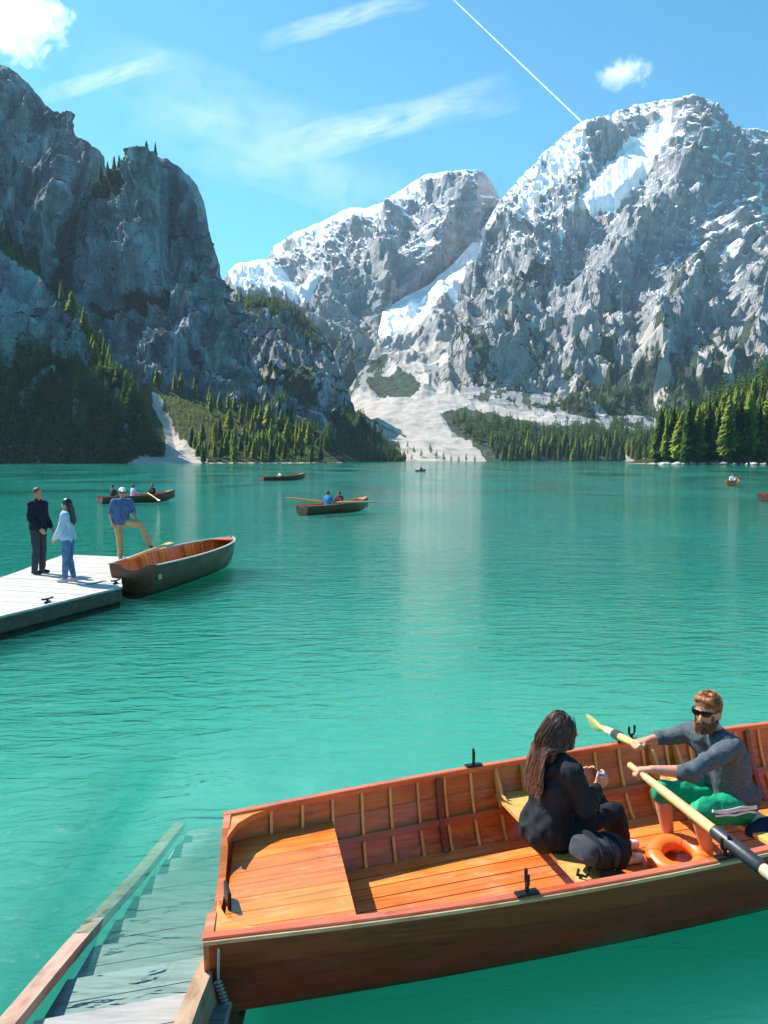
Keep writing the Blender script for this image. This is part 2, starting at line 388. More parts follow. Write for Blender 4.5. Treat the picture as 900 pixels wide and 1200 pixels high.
# ---- the big snowy massif
m1_crest = [(495, 466, 1420), (513, 442, 1600), (536, 395, 1800), (549, 367, 1950), (556, 310, 2200), (566, 275, 2400), (589, 233, 2700), (612, 205, 2820), (640, 176, 2920), (660, 158, 2960), (680, 146, 3000), (705, 138, 3030), (740, 125, 3080), (768, 119, 3100), (792, 120, 3120), (810, 129, 3130), (835, 140, 3150), (862, 153, 3200), (880, 150, 3200), (900, 152, 3250), (960, 166, 3250), (1060, 200, 3200)]
m1_mid = [(495, 470, 1400), (513, 450, 1530), (560, 350, 1980), (600, 320, 2120), (640, 300, 2200), (700, 290, 2280), (760, 280, 2350), (820, 290, 2380), (880, 320, 2420), (1060, 350, 2400)]
m1_low = [(495, 474, 1380), (513, 458, 1440), (560, 440, 1500), (620, 435, 1540), (700, 430, 1560), (800, 420, 1600), (900, 415, 1620), (1060, 415, 1620)]
m1_base = [(495, 482, 1350), (520, 476, 1340), (560, 488, 1300), (620, 497, 1270), (700, 515, 1200), (800, 530, 1120), (1060, 535, 1100)]
def m1_shape(P, U, V, r):
    h = relief(P, 620, 150, 210, 26, 40, 17, (1, 1, 0.75), 0.3, 14, 120)
    wob = 9 * fbm(np.stack([U / 30, V / 30, U * 0], -1), 3)
    for pts, w, a in (([(803, 158), (811, 180), (824, 207), (847, 247), (869, 296), (891, 349), (905, 400)], 52, 210),
                      ([(690, 150), (678, 200), (672, 250), (650, 300), (600, 345)], 34, 70),
                      ([(800, 200), (775, 260), (735, 300), (700, 345), (690, 420)], 40, 130),
                      ([(832, 290), (800, 345), (770, 390), (760, 430)], 34, 120),
                      ([(840, 300), (865, 360), (880, 420)], 34, 80),
                      ([(640, 320), (620, 370), (560, 430)], 34, 60)):
        h = h + 0.5 * a * line_tent(U, V, pts, w, wob) ** 1.3
    for pts, w, a in (([(869, 190), (885, 240), (893, 320), (900, 380)], 16, 90), ([(755, 160), (725, 210), (700, 240), (668, 300), (640, 350)], 44, 130),
                      ([(720, 330), (705, 380), (690, 430)], 18, 70), ([(822, 350), (800, 410), (790, 450)], 16, 60), ([(750, 300), (735, 380), (745, 435)], 16, 70),
                      ([(820, 170), (850, 220), (875, 280)], 18, 60)):
        h = h - 0.45 * a * line_tent(U, V, pts, w, wob) ** 1.2
    band = P[..., 2] * 0.9 + P[..., 0] * 0.45
    h = h + 16 * (ridged(np.stack([band / 95, P[..., 0] / 900, P[..., 1] / 900], -1), 4) - 0.7) * sstep(430, 330, V)
    calm, _m = poly_mask(U, V, [(775, 144), (784, 167), (752, 205), (724, 232), (690, 242), (682, 224), (702, 196), (731, 170), (752, 152)], 10)
    _b = np.asarray(m1_base); foot = sstep(-2, 26, np.interp(U, _b[:, 0], _b[:, 1]) - V); foot = np.minimum(foot, 0.3 + 0.7 * sstep(0, 75, np.interp(U, _b[:, 0], _b[:, 1]) - V))
    return h * (1 - 0.93 * _m) * (0.15 + 0.85 * foot)
def m1_cover(P, U, V, N, h):
    n1 = fbm(np.stack([U / 22, V / 22, U * 0 + 4], -1), 5, 0.62); diag = fbm(np.stack([(U * 0.72 + V * 0.69) / 60, (U * 0.69 - V * 0.72) / 8.0, U * 0], -1), 5, 0.6)
    snow = sstep(0.1, 0.62, (N[..., 2] - 0.46) * 2.1 + 0.50 * diag + 0.36 * n1 + np.clip((300 - V) / 300.0, -1, 0.34) + 0.0)
    snow = np.maximum(snow, 0.8 * sstep(0.1, 0.55, 0.9 * diag + 0.6 * n1 + 0.02) * poly_mask(U, V, [(585, 240), (655, 166), (705, 150), (700, 200), (690, 250), (640, 320), (560, 375)], 14)[1])
    snow = snow * sstep(395, 330, V + 40 * n1) * (0.35 + 0.65 * sstep(-0.35, 0.2, fbm(np.stack([(U + V * 0.5) / 9, (V - U * 0.5) / 4.5, U * 0 + 91], -1), 4, 0.65)))
    for pts, s in (([(778, 144), (786, 167), (754, 207), (722, 232), (690, 246), (676, 236), (682, 220), (702, 194), (731, 168), (756, 152)], 5), ([(862, 195), (878, 200), (890, 250), (896, 320), (905, 380), (890, 375), (882, 310), (872, 245)], 3),
                   ([(640, 185), (672, 162), (690, 165), (668, 200), (622, 240), (590, 262)], 5)):
        snow = np.maximum(snow, poly_mask(U, V, pts, s, 7 * n1)[1])
    veg = sstep(0.25, 0.6, (N[..., 2] - 0.40) * 1.1 + 0.75 * fbm(np.stack([U / 34, V / 24, U * 0 + 9], -1), 5, 0.6) + (V - 365) / 200.0 - 0.12)
    for pts in ([(585, 356), (610, 338), (650, 322), (700, 300), (712, 312), (660, 345), (620, 362)], [(775, 330), (800, 322), (825, 335), (812, 355), (785, 350)], [(620, 500), (640, 468), (690, 450), (712, 440), (750, 436), (800, 455), (830, 440), (870, 440), (900, 470), (900, 540), (520, 540), (560, 480)]):
        veg = np.maximum(veg, (0.55 if pts[0][1] < 400 else 0.80) * poly_mask(U, V, pts, 14, 34 * n1)[1])
    scree = np.zeros(U.shape)
    for pts, w in (([(710, 440), (690, 458), (682, 474), (692, 490), (712, 502)], 5), ([(748, 432), (768, 450), (774, 470), (770, 492), (746, 508)], 7), ([(690, 425), (705, 400)], 6), ([(806, 430), (812, 462)], 4), ([(838, 436), (850, 470)], 5), ([(575, 470), (600, 440)], 3), ([(652, 430), (668, 410), (690, 395)], 3)):
        scree = np.maximum(scree, sstep(0.05, 0.4, line_tent(U, V, pts, w * 1.35, 2.5 * n1)))
    scree = np.maximum(scree, poly_mask(U, V, [(689, 428), (676, 452), (655, 470), (668, 480), (624, 482), (640, 468), (668, 446)], 3, 4 * n1)[1])
    return snow, veg * (1 - scree), scree
mountain('mountain', [m1_crest, m1_mid, m1_low, m1_base], 495, 1060, 1.0, 1.0, 'dolomite', m1_shape, m1_cover, 4.0, 900, 'broad snowy limestone massif across the lake', 1.0, None, 32.0)

# ---- the lower snowy peak left of it
m2_crest = [(180, 360, 2500), (250, 335, 2700), (275, 309, 2800), (312, 305, 2850), (322, 290, 2880), (345, 273, 2900), (380, 258, 2950), (410, 246, 3000), (450, 238, 3000), (462, 230, 2980), (480, 214, 2960), (500, 205, 2960), (530, 201, 2980), (558, 199, 3020), (572, 208, 3060), (585, 232, 3200), (600, 250, 3250), (660, 330, 3200)]
m2_mid = [(180, 395, 2150), (275, 345, 2300), (320, 345, 2250), (350, 330, 2250), (400, 320, 2300), (450, 310, 2400), (480, 300, 2500), (520, 285, 2650), (560, 260, 2850), (600, 290, 3150), (660, 370, 3000)]
m2_low = [(180, 430, 1900), (320, 400, 1900), (400, 410, 1950), (450, 380, 2200), (500, 345, 2480), (540, 315, 2650), (580, 290, 2950), (600, 320, 3050), (660, 400, 2900)]
m2_base = [(180, 480, 1600), (320, 480, 1550), (420, 470, 1600), (480, 450, 1900), (540, 420, 2200), (600, 420, 2500), (660, 450, 2600)]
def m2_shape(P, U, V, r):
    h = relief(P, 520, 120, 180, 26, 40, 15, (1, 1, 0.6), 0.3, 20, 110)
    wob = 8 * fbm(np.stack([U / 25, V / 25, U * 0 + 3], -1), 3)
    for pts, w, a in (([(462, 232), (458, 275), (440, 300), (445, 350), (440, 385)], 26, 140), ([(545, 200), (530, 250), (500, 300), (470, 340)], 34, 170)):
        h = h + 0.5 * a * line_tent(U, V, pts, w, wob) ** 1.2
    for pts, w, a in (([(476, 222), (470, 262), (462, 300)], 14, 90), ([(370, 262), (350, 310), (345, 350)], 22, 60)):
        h = h - 0.45 * a * line_tent(U, V, pts, w, wob)
    return h
def m2_cover(P, U, V, N, h):
    n1 = fbm(np.stack([U / 20, V / 20, U * 0 + 14], -1), 5, 0.62); diag = fbm(np.stack([(U * 0.8 + V * 0.6) / 50, (U * 0.6 - V * 0.8) / 8.0, U * 0 + 2], -1), 5, 0.6)
    snow = sstep(0.15, 0.7, (N[..., 2] - 0.42) * 2.2 + 0.42 * diag + 0.28 * n1 + np.clip((275 - V) / 260.0, -1, 0.2) - 0.12) * sstep(350, 305, V + 25 * n1)
    for pts, s in (([(270, 312), (310, 308), (330, 322), (372, 318), (368, 345), (330, 350), (280, 345)], 5), ([(300, 332), (380, 315), (376, 338), (340, 352)], 4)):
        snow = np.maximum(snow, poly_mask(U, V, pts, s, 9 * n1)[1])
    veg = sstep(0.3, 0.7, (N[..., 2] - 0.45) + 0.8 * n1 + (V - 385) / 70.0)
    return snow, veg, 0 * U
mountain('mountain', [m2_crest, m2_mid, m2_low, m2_base], 180, 660, 1.05, 1.0, 'dolomite', m2_shape, m2_cover, 2.4, 800, 'rounded limestone peak with snowy ledges beside the couloir', 5.0)

# ---- snow couloir and scree delta down to the shore
v_crest = [(330, 520, 1150), (392, 474, 1500), (412, 452, 1600), (430, 424, 1750), (444, 392, 2000), (448, 366, 2150), (470, 350, 2280), (500, 335, 2430), (530, 310, 2600), (560, 277, 2800), (582, 240, 2990), (600, 232, 3050), (640, 290, 2800), (700, 400, 2000), (780, 495, 1250), (1060, 530, 1050)]
v_mid = [(330, 528, 1050), (400, 488, 1280), (440, 455, 1480), (470, 425, 1700), (500, 400, 1900), (540, 390, 2000), (580, 370, 2200), (620, 380, 2150), (700, 450, 1600), (780, 508, 1150), (1060, 534, 1000)]
v_low = [(330, 536, 960), (410, 505, 1080), (460, 482, 1200), (520, 478, 1230), (580, 484, 1210), (640, 490, 1190), (700, 505, 1100), (780, 520, 1030), (1060, 538, 950)]
v_base = [(330, 544.5, 860), (560, 543.2, 880), (640, 543.2, 880), (760, 543.2, 870), (1060, 543.2, 860)]
def v_shape(P, U, V, r):
    up = sstep(470, 390, V)
    h = up * (relief(P, 300, 50, 110, 22, 40, 7, (1, 1, 0.8), 0.3)) + (1 - up) * (5 * fbm(P / 90, 4) + 2.0 * fbm(P / 22, 3)) * sstep(544, 530, V)
    wob = 6 * fbm(np.stack([U / 20, V / 20, U * 0 + 6], -1), 3)
    for pts, w, a in (([(540, 340), (520, 362), (505, 395)], 24, 90), ([(570, 300), (556, 330), (560, 370)], 18, 70), ([(468, 430), (480, 445), (500, 455)], 16, 26), ([(415, 445), (425, 460)], 20, 30), ([(520, 400), (535, 425), (520, 440)], 22, 60)):
        h = h + 0.5 * a * line_tent(U, V, pts, w, wob)
    return h
def v_cover(P, U, V, N, h):
    n1 = fbm(np.stack([U / 16, V / 16, U * 0 + 24], -1), 5, 0.62)
    n2 = fbm(np.stack([U / 30, V / 12, U * 0 + 29], -1), 4)
    snow = poly_mask(U, V, [(436, 372), (470, 345), (520, 315), (560, 270), (585, 228), (612, 230), (590, 262), (560, 300), (548, 330), (530, 345), (500, 385), (470, 398), (440, 396)], 4, 7 * n1)[1]
    snow = np.maximum(snow, poly_mask(U, V, [(508, 345), (530, 330), (542, 340), (534, 362), (512, 362)], 4, 5 * n1)[1])
    scree = poly_mask(U, V, [(466, 388), (490, 386), (492, 425), (512, 452), (560, 472), (640, 486), (665, 496), (640, 496), (585, 483), (540, 474), (514, 486), (530, 508), (560, 525), (572, 546), (455, 546), (440, 515), (420, 490), (408, 470), (432, 462), (470, 470), (500, 460), (478, 440), (455, 430), (470, 410)], 4, 6 * n1)[1]
    scree = np.maximum(scree, poly_mask(U, V, [(720, 546), (735, 533), (775, 532), (800, 546)], 2, 2 * n1)[1])
    scree = np.maximum(scree, 0.9 * sstep(0.1, 0.5, n2 + 0.15) * poly_mask(U, V, [(444, 384), (560, 360), (560, 420), (520, 445), (490, 430), (430, 450), (440, 400)], 5, 4 * n1)[1])
    veg = np.maximum(0.75 * sstep(-0.2, 0.35, n1 + 0.1) * sstep(400, 430, V), poly_mask(U, V, [(512, 480), (545, 475), (590, 484), (645, 497), (770, 505), (1060, 500), (1060, 546), (572, 546), (535, 512)], 4, 4 * n1)[1])
    veg = np.maximum(veg, poly_mask(U, V, [(470, 428), (500, 452), (488, 470), (450, 470), (432, 458), (440, 436)], 4, 4 * n1)[1])
    scree = np.maximum(scree, sstep(541.6, 543.0, V))
    veg = veg * (1 - np.clip(scree * 1.1, 0, 1))
    scar = line_tent(U, V, [(418, 482), (440, 495), (475, 512)], 2.2, 1.0 * n1); veg = np.maximum(veg, scar); scree = scree * (1 - scar)
    return snow, veg, scree
mountain('terrain', [v_crest, v_mid, v_low, v_base], 330, 1060, 1.25, 1.0, 'dolomite', v_shape, v_cover, 1.0, 300, 'snow couloir and pale scree delta running down to the shore', 9.0)

# ---- dark rounded hill in front of them
m3_crest = [(200, 372, 1250), (262, 352, 1250), (280, 347, 1240), (300, 345, 1230), (326, 349, 1220), (350, 362, 1200), (372, 384, 1160), (388, 412, 1120), (400, 440, 1080), (412, 472, 1020), (426, 497, 960), (446, 517, 900), (466, 534, 850), (485, 544, 830)]
m3_mid = [(200, 440, 1050), (300, 420, 1040), (350, 440, 1000), (400, 490, 900), (426, 510, 860), (446, 528, 830), (485, 546, 810)]
m3_base = [(200, 545, 740), (330, 545, 740), (485, 548, 790)]
def m3_shape(P, U, V, r):
    return (relief(P, 210, 58, 75, 20, 22, 7, (1, 1, 0.5), 0.3, 10, 42)) * sstep(545, 520, V)
def m3_cover(P, U, V, N, h):
    n1 = fbm(np.stack([U / 16, V / 16, U * 0 + 34], -1), 5, 0.62)
    veg = sstep(0.25, 0.65, (N[..., 2] - 0.5) * 1.6 + 0.75 * n1 + 0.22)
    veg = np.maximum(veg, poly_mask(U, V, [(260, 360), (300, 340), (345, 355), (380, 392), (372, 400), (330, 372), (280, 372)], 6, 9 * n1)[1])
    veg = np.maximum(veg, poly_mask(U, V, [(380, 500), (420, 500), (490, 540), (490, 548), (400, 548)], 5, 5 * n1)[1])
    veg = np.maximum(veg, poly_mask(U, V, [(300, 448), (360, 445), (372, 470), (330, 475)], 5, 6 * n1)[1])
    scree = line_tent(U, V, [(290, 435), (310, 448), (330, 462)], 4, 3 * n1) + line_tent(U, V, [(366, 505), (385, 525), (400, 542)], 5, 3 * n1)
    return 0 * U, veg, scree
mountain('hill', [m3_crest, m3_mid, m3_base], 200, 485, 0.95, 0.95, 'shade_blue_cliff', m3_shape, m3_cover, 3.5, 250, 'dark wooded rock dome below the snowy peaks', 13.0)

# ---- tall wall at the far left; its unseen part is raised to shade the buttress
m5_crest = [(-640, -525, 900), (-460, -430, 900), (-320, -270, 930), (-180, -80, 1000), (-60, 26, 1000), (0, 76, 1000), (20, 86, 1000), (45, 110, 1000), (66, 137, 1000), (80, 156, 1000), (105, 168, 1010), (124, 184, 1020), (140, 230, 1050), (200, 330, 1050)]
m5_mid = [(-640, 60, 760), (-180, 160, 820), (0, 230, 820), (60, 250, 840), (110, 290, 900), (140, 320, 930), (200, 380, 960)]
m5_base = [(-640, 520, 600), (-180, 500, 640), (0, 480, 660), (110, 470, 760), (200, 480, 800)]
def m5_shape(P, U, V, r):
    h = relief(P, 170, 46, 65, 24, 24, 10, (1, 1, 0.45), 0.3, 20, 36)
    return h - 70 * line_tent(U, V, [(128, 190), (105, 240), (90, 300), (92, 380)], 22) + 40 * line_tent(U, V, [(70, 145), (70, 220), (40, 290)], 24)
def m5_cover(P, U, V, N, h):
    n1 = fbm(np.stack([U / 18, V / 18, U * 0 + 44], -1), 5, 0.62)
    veg = sstep(0.35, 0.7, (N[..., 2] - 0.5) * 1.6 + 0.8 * n1 + 0.0)
    veg = np.maximum(veg, 0.8 * poly_mask(U, V, [(0, 270), (30, 300), (66, 345), (40, 350), (0, 310)], 6, 9 * n1)[1])
    return 0 * U, veg, line_tent(U, V, [(88, 240), (85, 275), (90, 310)], 4, 4 * n1) * 0.8
mountain('cliff', [m5_crest, m5_mid, m5_base], -40, 200, 0.95, 0.95, 'shade_blue_cliff', m5_shape, m5_cover, 3.0, 300, 'high shaded rock wall at the left end of the lake', 17.0, -640)

# ---- the rock tower
m4_crest = [(40, 470, 760), (70, 420, 800), (92, 372, 830), (100, 300, 860), (98, 245, 880), (106, 222, 890), (122, 206, 890), (150, 192, 880), (176, 186, 870), (196, 187, 870), (212, 197, 870), (232, 218, 880), (240, 240, 890), (243, 262, 900), (252, 290, 910), (261, 318, 920), (264, 345, 930), (276, 385, 920), (292, 415, 880), (306, 440, 840), (322, 462, 800), (350, 486, 740), (378, 510, 680), (398, 530, 640), (425, 545, 620)]
m4_ledge = [(40, 480, 740), (92, 400, 770), (110, 365, 780), (150, 355, 770), (190, 345, 765), (235, 322, 790), (255, 322, 850), (264, 352, 900), (292, 425, 840), (322, 470, 760), (378, 516, 660), (425, 547, 615)]
m4_low = [(40, 500, 700), (92, 440, 720), (150, 430, 690), (200, 440, 670), (260, 445, 690), (300, 460, 720), (340, 490, 690), (378, 524, 640), (425, 549, 610)]
m4_base = [(40, 546, 560), (425, 552, 560)]
def m4_shape(P, U, V, r):
    h = relief(P, 150, 40, 58, 22, 22, 9, (1, 1, 0.4), 0.3, 20, 32)
    h = h - 26 * line_tent(U, V, [(108, 366), (150, 356), (190, 346), (240, 318), (262, 318)], 9, 3 * fbm(np.stack([U / 14, V / 14, U * 0 + 8], -1), 3))
    h = h + 30 * line_tent(U, V, [(178, 190), (172, 260), (150, 330)], 26) - 22 * line_tent(U, V, [(200, 215), (196, 270), (206, 320)], 16)
    return h * sstep(548, 525, V)
def m4_cover(P, U, V, N, h):
    n1 = fbm(np.stack([U / 16, V / 16, U * 0 + 54], -1), 5, 0.62)
    veg = sstep(0.35, 0.7, (N[..., 2] - 0.5) * 1.6 + 0.75 * n1 - 0.05)
    veg = np.maximum(veg, poly_mask(U, V, [(98, 240), (110, 215), (150, 186), (178, 182), (172, 205), (140, 232), (116, 250)], 5, 8 * n1)[1])
    veg = np.maximum(veg, 0.9 * line_tent(U, V, [(108, 360), (150, 351), (190, 341), (240, 314)], 8, 4 * n1))
    veg = np.maximum(veg, sstep(470, 500, V + 14 * n1 - (U - 200) * 0.12))
    return 0 * U, veg, 0 * U
mountain('cliff', [m4_crest, m4_ledge, m4_low, m4_base], 40, 425, 0.85, 0.9, 'shade_blue_cliff', m4_shape, m4_cover, 3.5, 200, 'tall grey rock tower with trees on its top', 21.0)

# ---- wooded buttress in the left corner
m6_crest = [(-200, 200, 560), (-60, 255, 560), (0, 284, 560), (40, 312, 560), (64, 345, 560), (82, 364, 560), (106, 398, 550), (122, 422, 540), (148, 450, 530), (168, 482, 520), (182, 512, 505), (196, 545, 495), (220, 552, 490)]
m6_mid = [(-200, 380, 510), (0, 400, 510), (60, 420, 510), (120, 462, 505), (168, 505, 500), (196, 549, 490), (220, 554, 485)]
m6_base = [(-200, 546, 470), (220, 556, 478)]
def m6_shape(P, U, V, r):
    return relief(P, 95, 20, 34, 11, 14, 4.5, (1, 1, 0.45), 0.3, 9, 20) * sstep(548, 520, V)
def m6_cover(P, U, V, N, h):
    n1 = fbm(np.stack([U / 18, V / 18, U * 0 + 64], -1), 5, 0.62)
    veg = sstep(0.15, 0.55, (N[..., 2] - 0.5) * 1.3 + 0.7 * n1 + (V - 390) / 120.0)
    veg = np.maximum(veg, line_tent(U, V, [(0, 284), (40, 312), (66, 345), (84, 366)], 12, 4 * n1))
    return 0 * U, veg, 0 * U
mountain('cliff', [m6_crest, m6_mid, m6_base], -200, 220, 0.95, 0.95, 'shade_blue_cliff', m6_shape, m6_cover, 3.5, 120, 'low dark wooded buttress in the left corner of the lake', 25.0)

# ---- green talus slope with its strip of pale scree
m7_crest = [(150, 448, 640), (176, 450, 640), (190, 457, 640), (230, 470, 635), (290, 488, 625), (340, 505, 610), (372, 522, 590), (395, 538, 560), (410, 547, 550)]
m7_base = [(150, 543.2, 468), (200, 543.2, 468), (245, 543, 475), (320, 542.8, 490), (410, 549, 520)]
def m7_shape(P, U, V, r):
    return (2.2 * fbm(P / 30, 4) + 0.8 * fbm(P / 8, 3) - 4 * line_tent(U, V, [(184, 458), (196, 490), (206, 520)], 10)) * sstep(543, 534, V)
def m7_cover(P, U, V, N, h):
    n1 = fbm(np.stack([U / 10, V / 10, U * 0 + 74], -1), 5, 0.62)
    scree = poly_mask(U, V, [(178, 458), (188, 462), (200, 490), (212, 515), (238, 534), (246, 546), (150, 546), (170, 530), (196, 530), (192, 500), (180, 475)], 2.5, 3 * n1)[1]
    scree = np.maximum(scree, 0.8 * sstep(541.2, 542.6, V + 0.8 * n1))
    return 0 * U, 1 - scree, scree
mountain('terrain', [m7_crest, m7_base], 150, 410, 0.9, 0.8, 'meadow', m7_shape, m7_cover, 1.5, 60, 'green talus slope with a strip of pale scree', 29.0)

# ---- wooded bank on the right
m8_crest = [(725, 546, 470), (770, 532, 500), (800, 520, 530), (850, 480, 560), (900, 448, 580), (1000, 405, 600), (1150, 400, 620)]
m8_base = [(725, 548, 440), (770, 544.2, 418), (900, 544.6, 415), (1150, 546, 400)]
def m8_shape(P, U, V, r): return (2.0 * fbm(P / 40, 4) + 0.6 * fbm(P / 9, 3)) * sstep(545, 536, V)
def m8_cover(P, U, V, N, h):
    n1 = fbm(np.stack([U / 8, V / 4, U * 0 + 84], -1), 4, 0.6)
    scree = 0.9 * sstep(541.5, 543.2, V + 1.2 * n1)
    return 0 * U, 1 - scree, scree
mountain('terrain', [m8_crest, m8_base], 725, 1150, 1.2, 1.2, 'meadow', m8_shape, m8_cover, 1.5, 80, 'wooded bank on the right of the lake', 33.0)

# ------------------------------------------------------------------ lake
def bed_depth(x, y):
    """Apparent depth of the lake bed round the landing steps."""
    d = 0.40 + 0.05 * np.maximum(y - 5.2, 0) + 0.30 * np.maximum(y - 6.6, 0) ** 2
    return d + np.maximum(-1.74 - x, 0) * 2.6 + np.maximum(x + 0.45, 0) * 2.0
xs = np.unique(np.concatenate([np.linspace(-6, 5, 111), -6 - np.geomspace(0.3, 2600, 34), 5 + np.geomspace(0.3, 2600, 34)]))
ys = np.unique(np.concatenate([np.linspace(1, 11, 101), 1 - np.geomspace(0.3, 120, 14), 11 + np.geomspace(0.3, 1600, 40)]))
GX, GY = np.meshgrid(xs, ys)
NEAR = sstep(-2.15, -1.75, GX + 0.06 * (GY - 4)) * sstep(-0.55, -0.95, GX) * sstep(7.9, 6.7, GY + 0.35 * (GX + 1.2))          # the shelf round the steps
def sheet(name, z, z_far=None): return np_mesh(name, np.stack([GX, GY, 0 * GX + z if z_far is None else z_far + (z - z_far) * NEAR], -1), grid_faces(*GX.shape)[:, ::-1])
# the rippled surface: clear, mirroring
t = NT('lake_surface')
rp = t.coords('Position', (0.9, 2.1, 1), (0, 0, math.radians(-16)))
fine = t.noise(rp, 2.6, 3, 0.55, 0.6); mid = t.noise(rp, 0.75, 3, 0.5, 0.8); patch = t.noise(t.coords('Position', (0.07, 0.035, 1), (0, 0, 0.5)), 1.0, 3, 0.55, 0.8)
hgt = t.math('ADD', t.math('MULTIPLY', fine, 0.036), t.math('MULTIPLY', mid, 0.044))
hgt = t.math('MULTIPLY', hgt, t.val(patch, 0.36, 0.66, 0.35, 1.9))
nrm = t.bump(hgt, 1.0, 1.0)
tr = t.new('ShaderNodeBsdfTransparent'); tr.inputs['Color'].default_value = (0.80, 0.96, 0.94, 1)
gl = t.new('ShaderNodeBsdfGlossy'); gl.inputs['Roughness'].default_value = 0.05; t.link(nrm, gl.inputs['Normal'])
fr = t.new('ShaderNodeFresnel'); fr.inputs['IOR'].default_value = 1.333; t.link(nrm, fr.inputs['Normal'])
mx2 = t.new('ShaderNodeMixShader'); t.link(fr.outputs[0], mx2.inputs[0]); t.link(tr.outputs[0], mx2.inputs[1]); t.link(gl.outputs[0], mx2.inputs[2])
lake = link('lake_water', sheet('lake_water', 0.0), t.done(mx2.outputs[0]), None, True); tag(lake, 'rippled surface of the turquoise mountain lake', None, None, 'structure')
# the milky turquoise water below it, deeper round the steps
def depth_mat(name, opacity):
    t = NT(name); broad = t.noise(t.coords('Position', (0.05, 0.03, 1)), 1.0, 3, 0.5)
    sep = t.new('ShaderNodeSeparateXYZ'); t.link(t.new('ShaderNodeNewGeometry').outputs['Position'], sep.inputs[0])
    off = t.val(t.math('ADD', sep.outputs[1], t.math('MULTIPLY', broad, 10.0)), 11.0, 24.0)          # paler water of the shallow shelf near the landing, deeper water beyond
    near_c = t.ramp(broad, [(0.35, (0.060, 0.375, 0.270)), (0.65, (0.110, 0.435, 0.355))]); deep_c = t.ramp(broad, [(0.35, (0.014, 0.270, 0.195)), (0.65, (0.035, 0.330, 0.280))])
    body_c = t.mix(off, near_c, deep_c) if opacity >= 1 else t.mix(0.12, near_c, (0.46, 0.60, 0.55))
    body = t.new('ShaderNodeBsdfPrincipled'); t.link(body_c, body.inputs['Base Color']); body.inputs['Roughness'].default_value = 1.0; body.inputs['Specular IOR Level'].default_value = 0.0
    if opacity >= 1:
        body.inputs['Subsurface Weight'].default_value = 1.0; body.subsurface_method = 'BURLEY'; body.inputs['Subsurface Radius'].default_value = (0.5, 1.6, 1.3); body.inputs['Subsurface Scale'].default_value = 3.2
        return t.done(body.outputs[0])
    tp = t.new('ShaderNodeBsdfTransparent'); m_ = t.new('ShaderNodeMixShader'); t.link(t.new('ShaderNodeAttribute', attribute_name='milk').outputs['Fac'], m_.inputs[0]); t.link(tp.outputs[0], m_.inputs[1]); t.link(body.outputs[0], m_.inputs[2]); return t.done(m_.outputs[0])
# milky water over the steps: the deeper the step below it, the more it hides
VX, VY = np.meshgrid(np.linspace(-1.98, -0.40, 60), np.linspace(3.5, 8.2, 120))
dpt = np.clip((VY - 4.0) / 0.415 * 0.078, 0, 2) + 0.35 * np.clip(VY - 6.3, 0, 3)
milk = (1 - np.exp(-2.3 * dpt)) * sstep(-1.98, -1.72, VX) * sstep(8.2, 6.3, VY) * sstep(-0.40, -1.0, VX + 0.35 * np.clip(VY - 6, 0, 3))
me = np_mesh('lake_water', np.stack([VX, VY, 0 * VX - 0.05], -1), grid_faces(*VX.shape)[:, ::-1]); me.attributes.new('milk', 'FLOAT', 'POINT').data.foreach_set('value', milk.astype(np.float32).ravel())
veil = link('lake_water', me, depth_mat('lake_veil', 0.5), None, True); tag(veil, 'milky turquoise water over the sunken steps', None, None, 'structure')
deep = link('lake_water', sheet('lake_water', -0.70, -0.19), depth_mat('lake_depth', 1.0), None, True); tag(deep, 'opaque turquoise depth of the lake', None, None, 'structure')
bx = np.linspace(-5, 3, 60); by = np.linspace(0, 11, 70); BX, BY = np.meshgrid(bx, by)
BZ = -np.minimum(bed_depth(BX, BY) + 0.12, 2.8) + 0.03 * fbm(np.stack([BX, BY, 0 * BX], -1), 4)
t = NT('lake_gravel'); n = t.noise(t.coords('Position'), 14, 5, 0.7)
bed = link('lake_bed', np_mesh('lake_bed', np.stack([BX, BY, BZ], -1), grid_faces(*BX.shape)[:, ::-1]), t.done(t.principled(t.ramp(n, [(0.3, (0.40, 0.42, 0.38)), (0.7, (0.66, 0.66, 0.60))]), 0.9, t.bump(n, 0.5, 0.03), 0.2)), None, True)
tag(bed, 'pale gravel lake bed under the landing steps', None, None, 'structure')
# unseen gravel shore under the camera, added to bounce warm light onto the hull
sx_ = np.linspace(-60, 60, 60); sy_ = np.linspace(-70, 1.9, 40); BX, BY = np.meshgrid(sx_, sy_)
BZ = 0.30 + 0.05 * np.maximum(-BY, 0) + 0.05 * fbm(np.stack([BX / 3, BY / 3, 0 * BX], -1), 4) - 1.4 * sstep(0.9, 1.9, BY)
t = NT('shore_gravel'); n = t.noise(t.coords('Position'), 9, 6, 0.7)
o = link('shore_ground', np_mesh('shore_ground', np.stack([BX, BY, BZ], -1), grid_faces(*BX.shape)[:, ::-1]), t.done(t.principled(t.ramp(n, [(0.3, (0.34, 0.28, 0.21)), (0.7, (0.56, 0.48, 0.39))]), 0.9, t.bump(n, 0.5, 0.03), 0.2)), None, True)
tag(o, 'unseen gravel shore under the camera, added for its warm bounce light', None, None, 'structure')

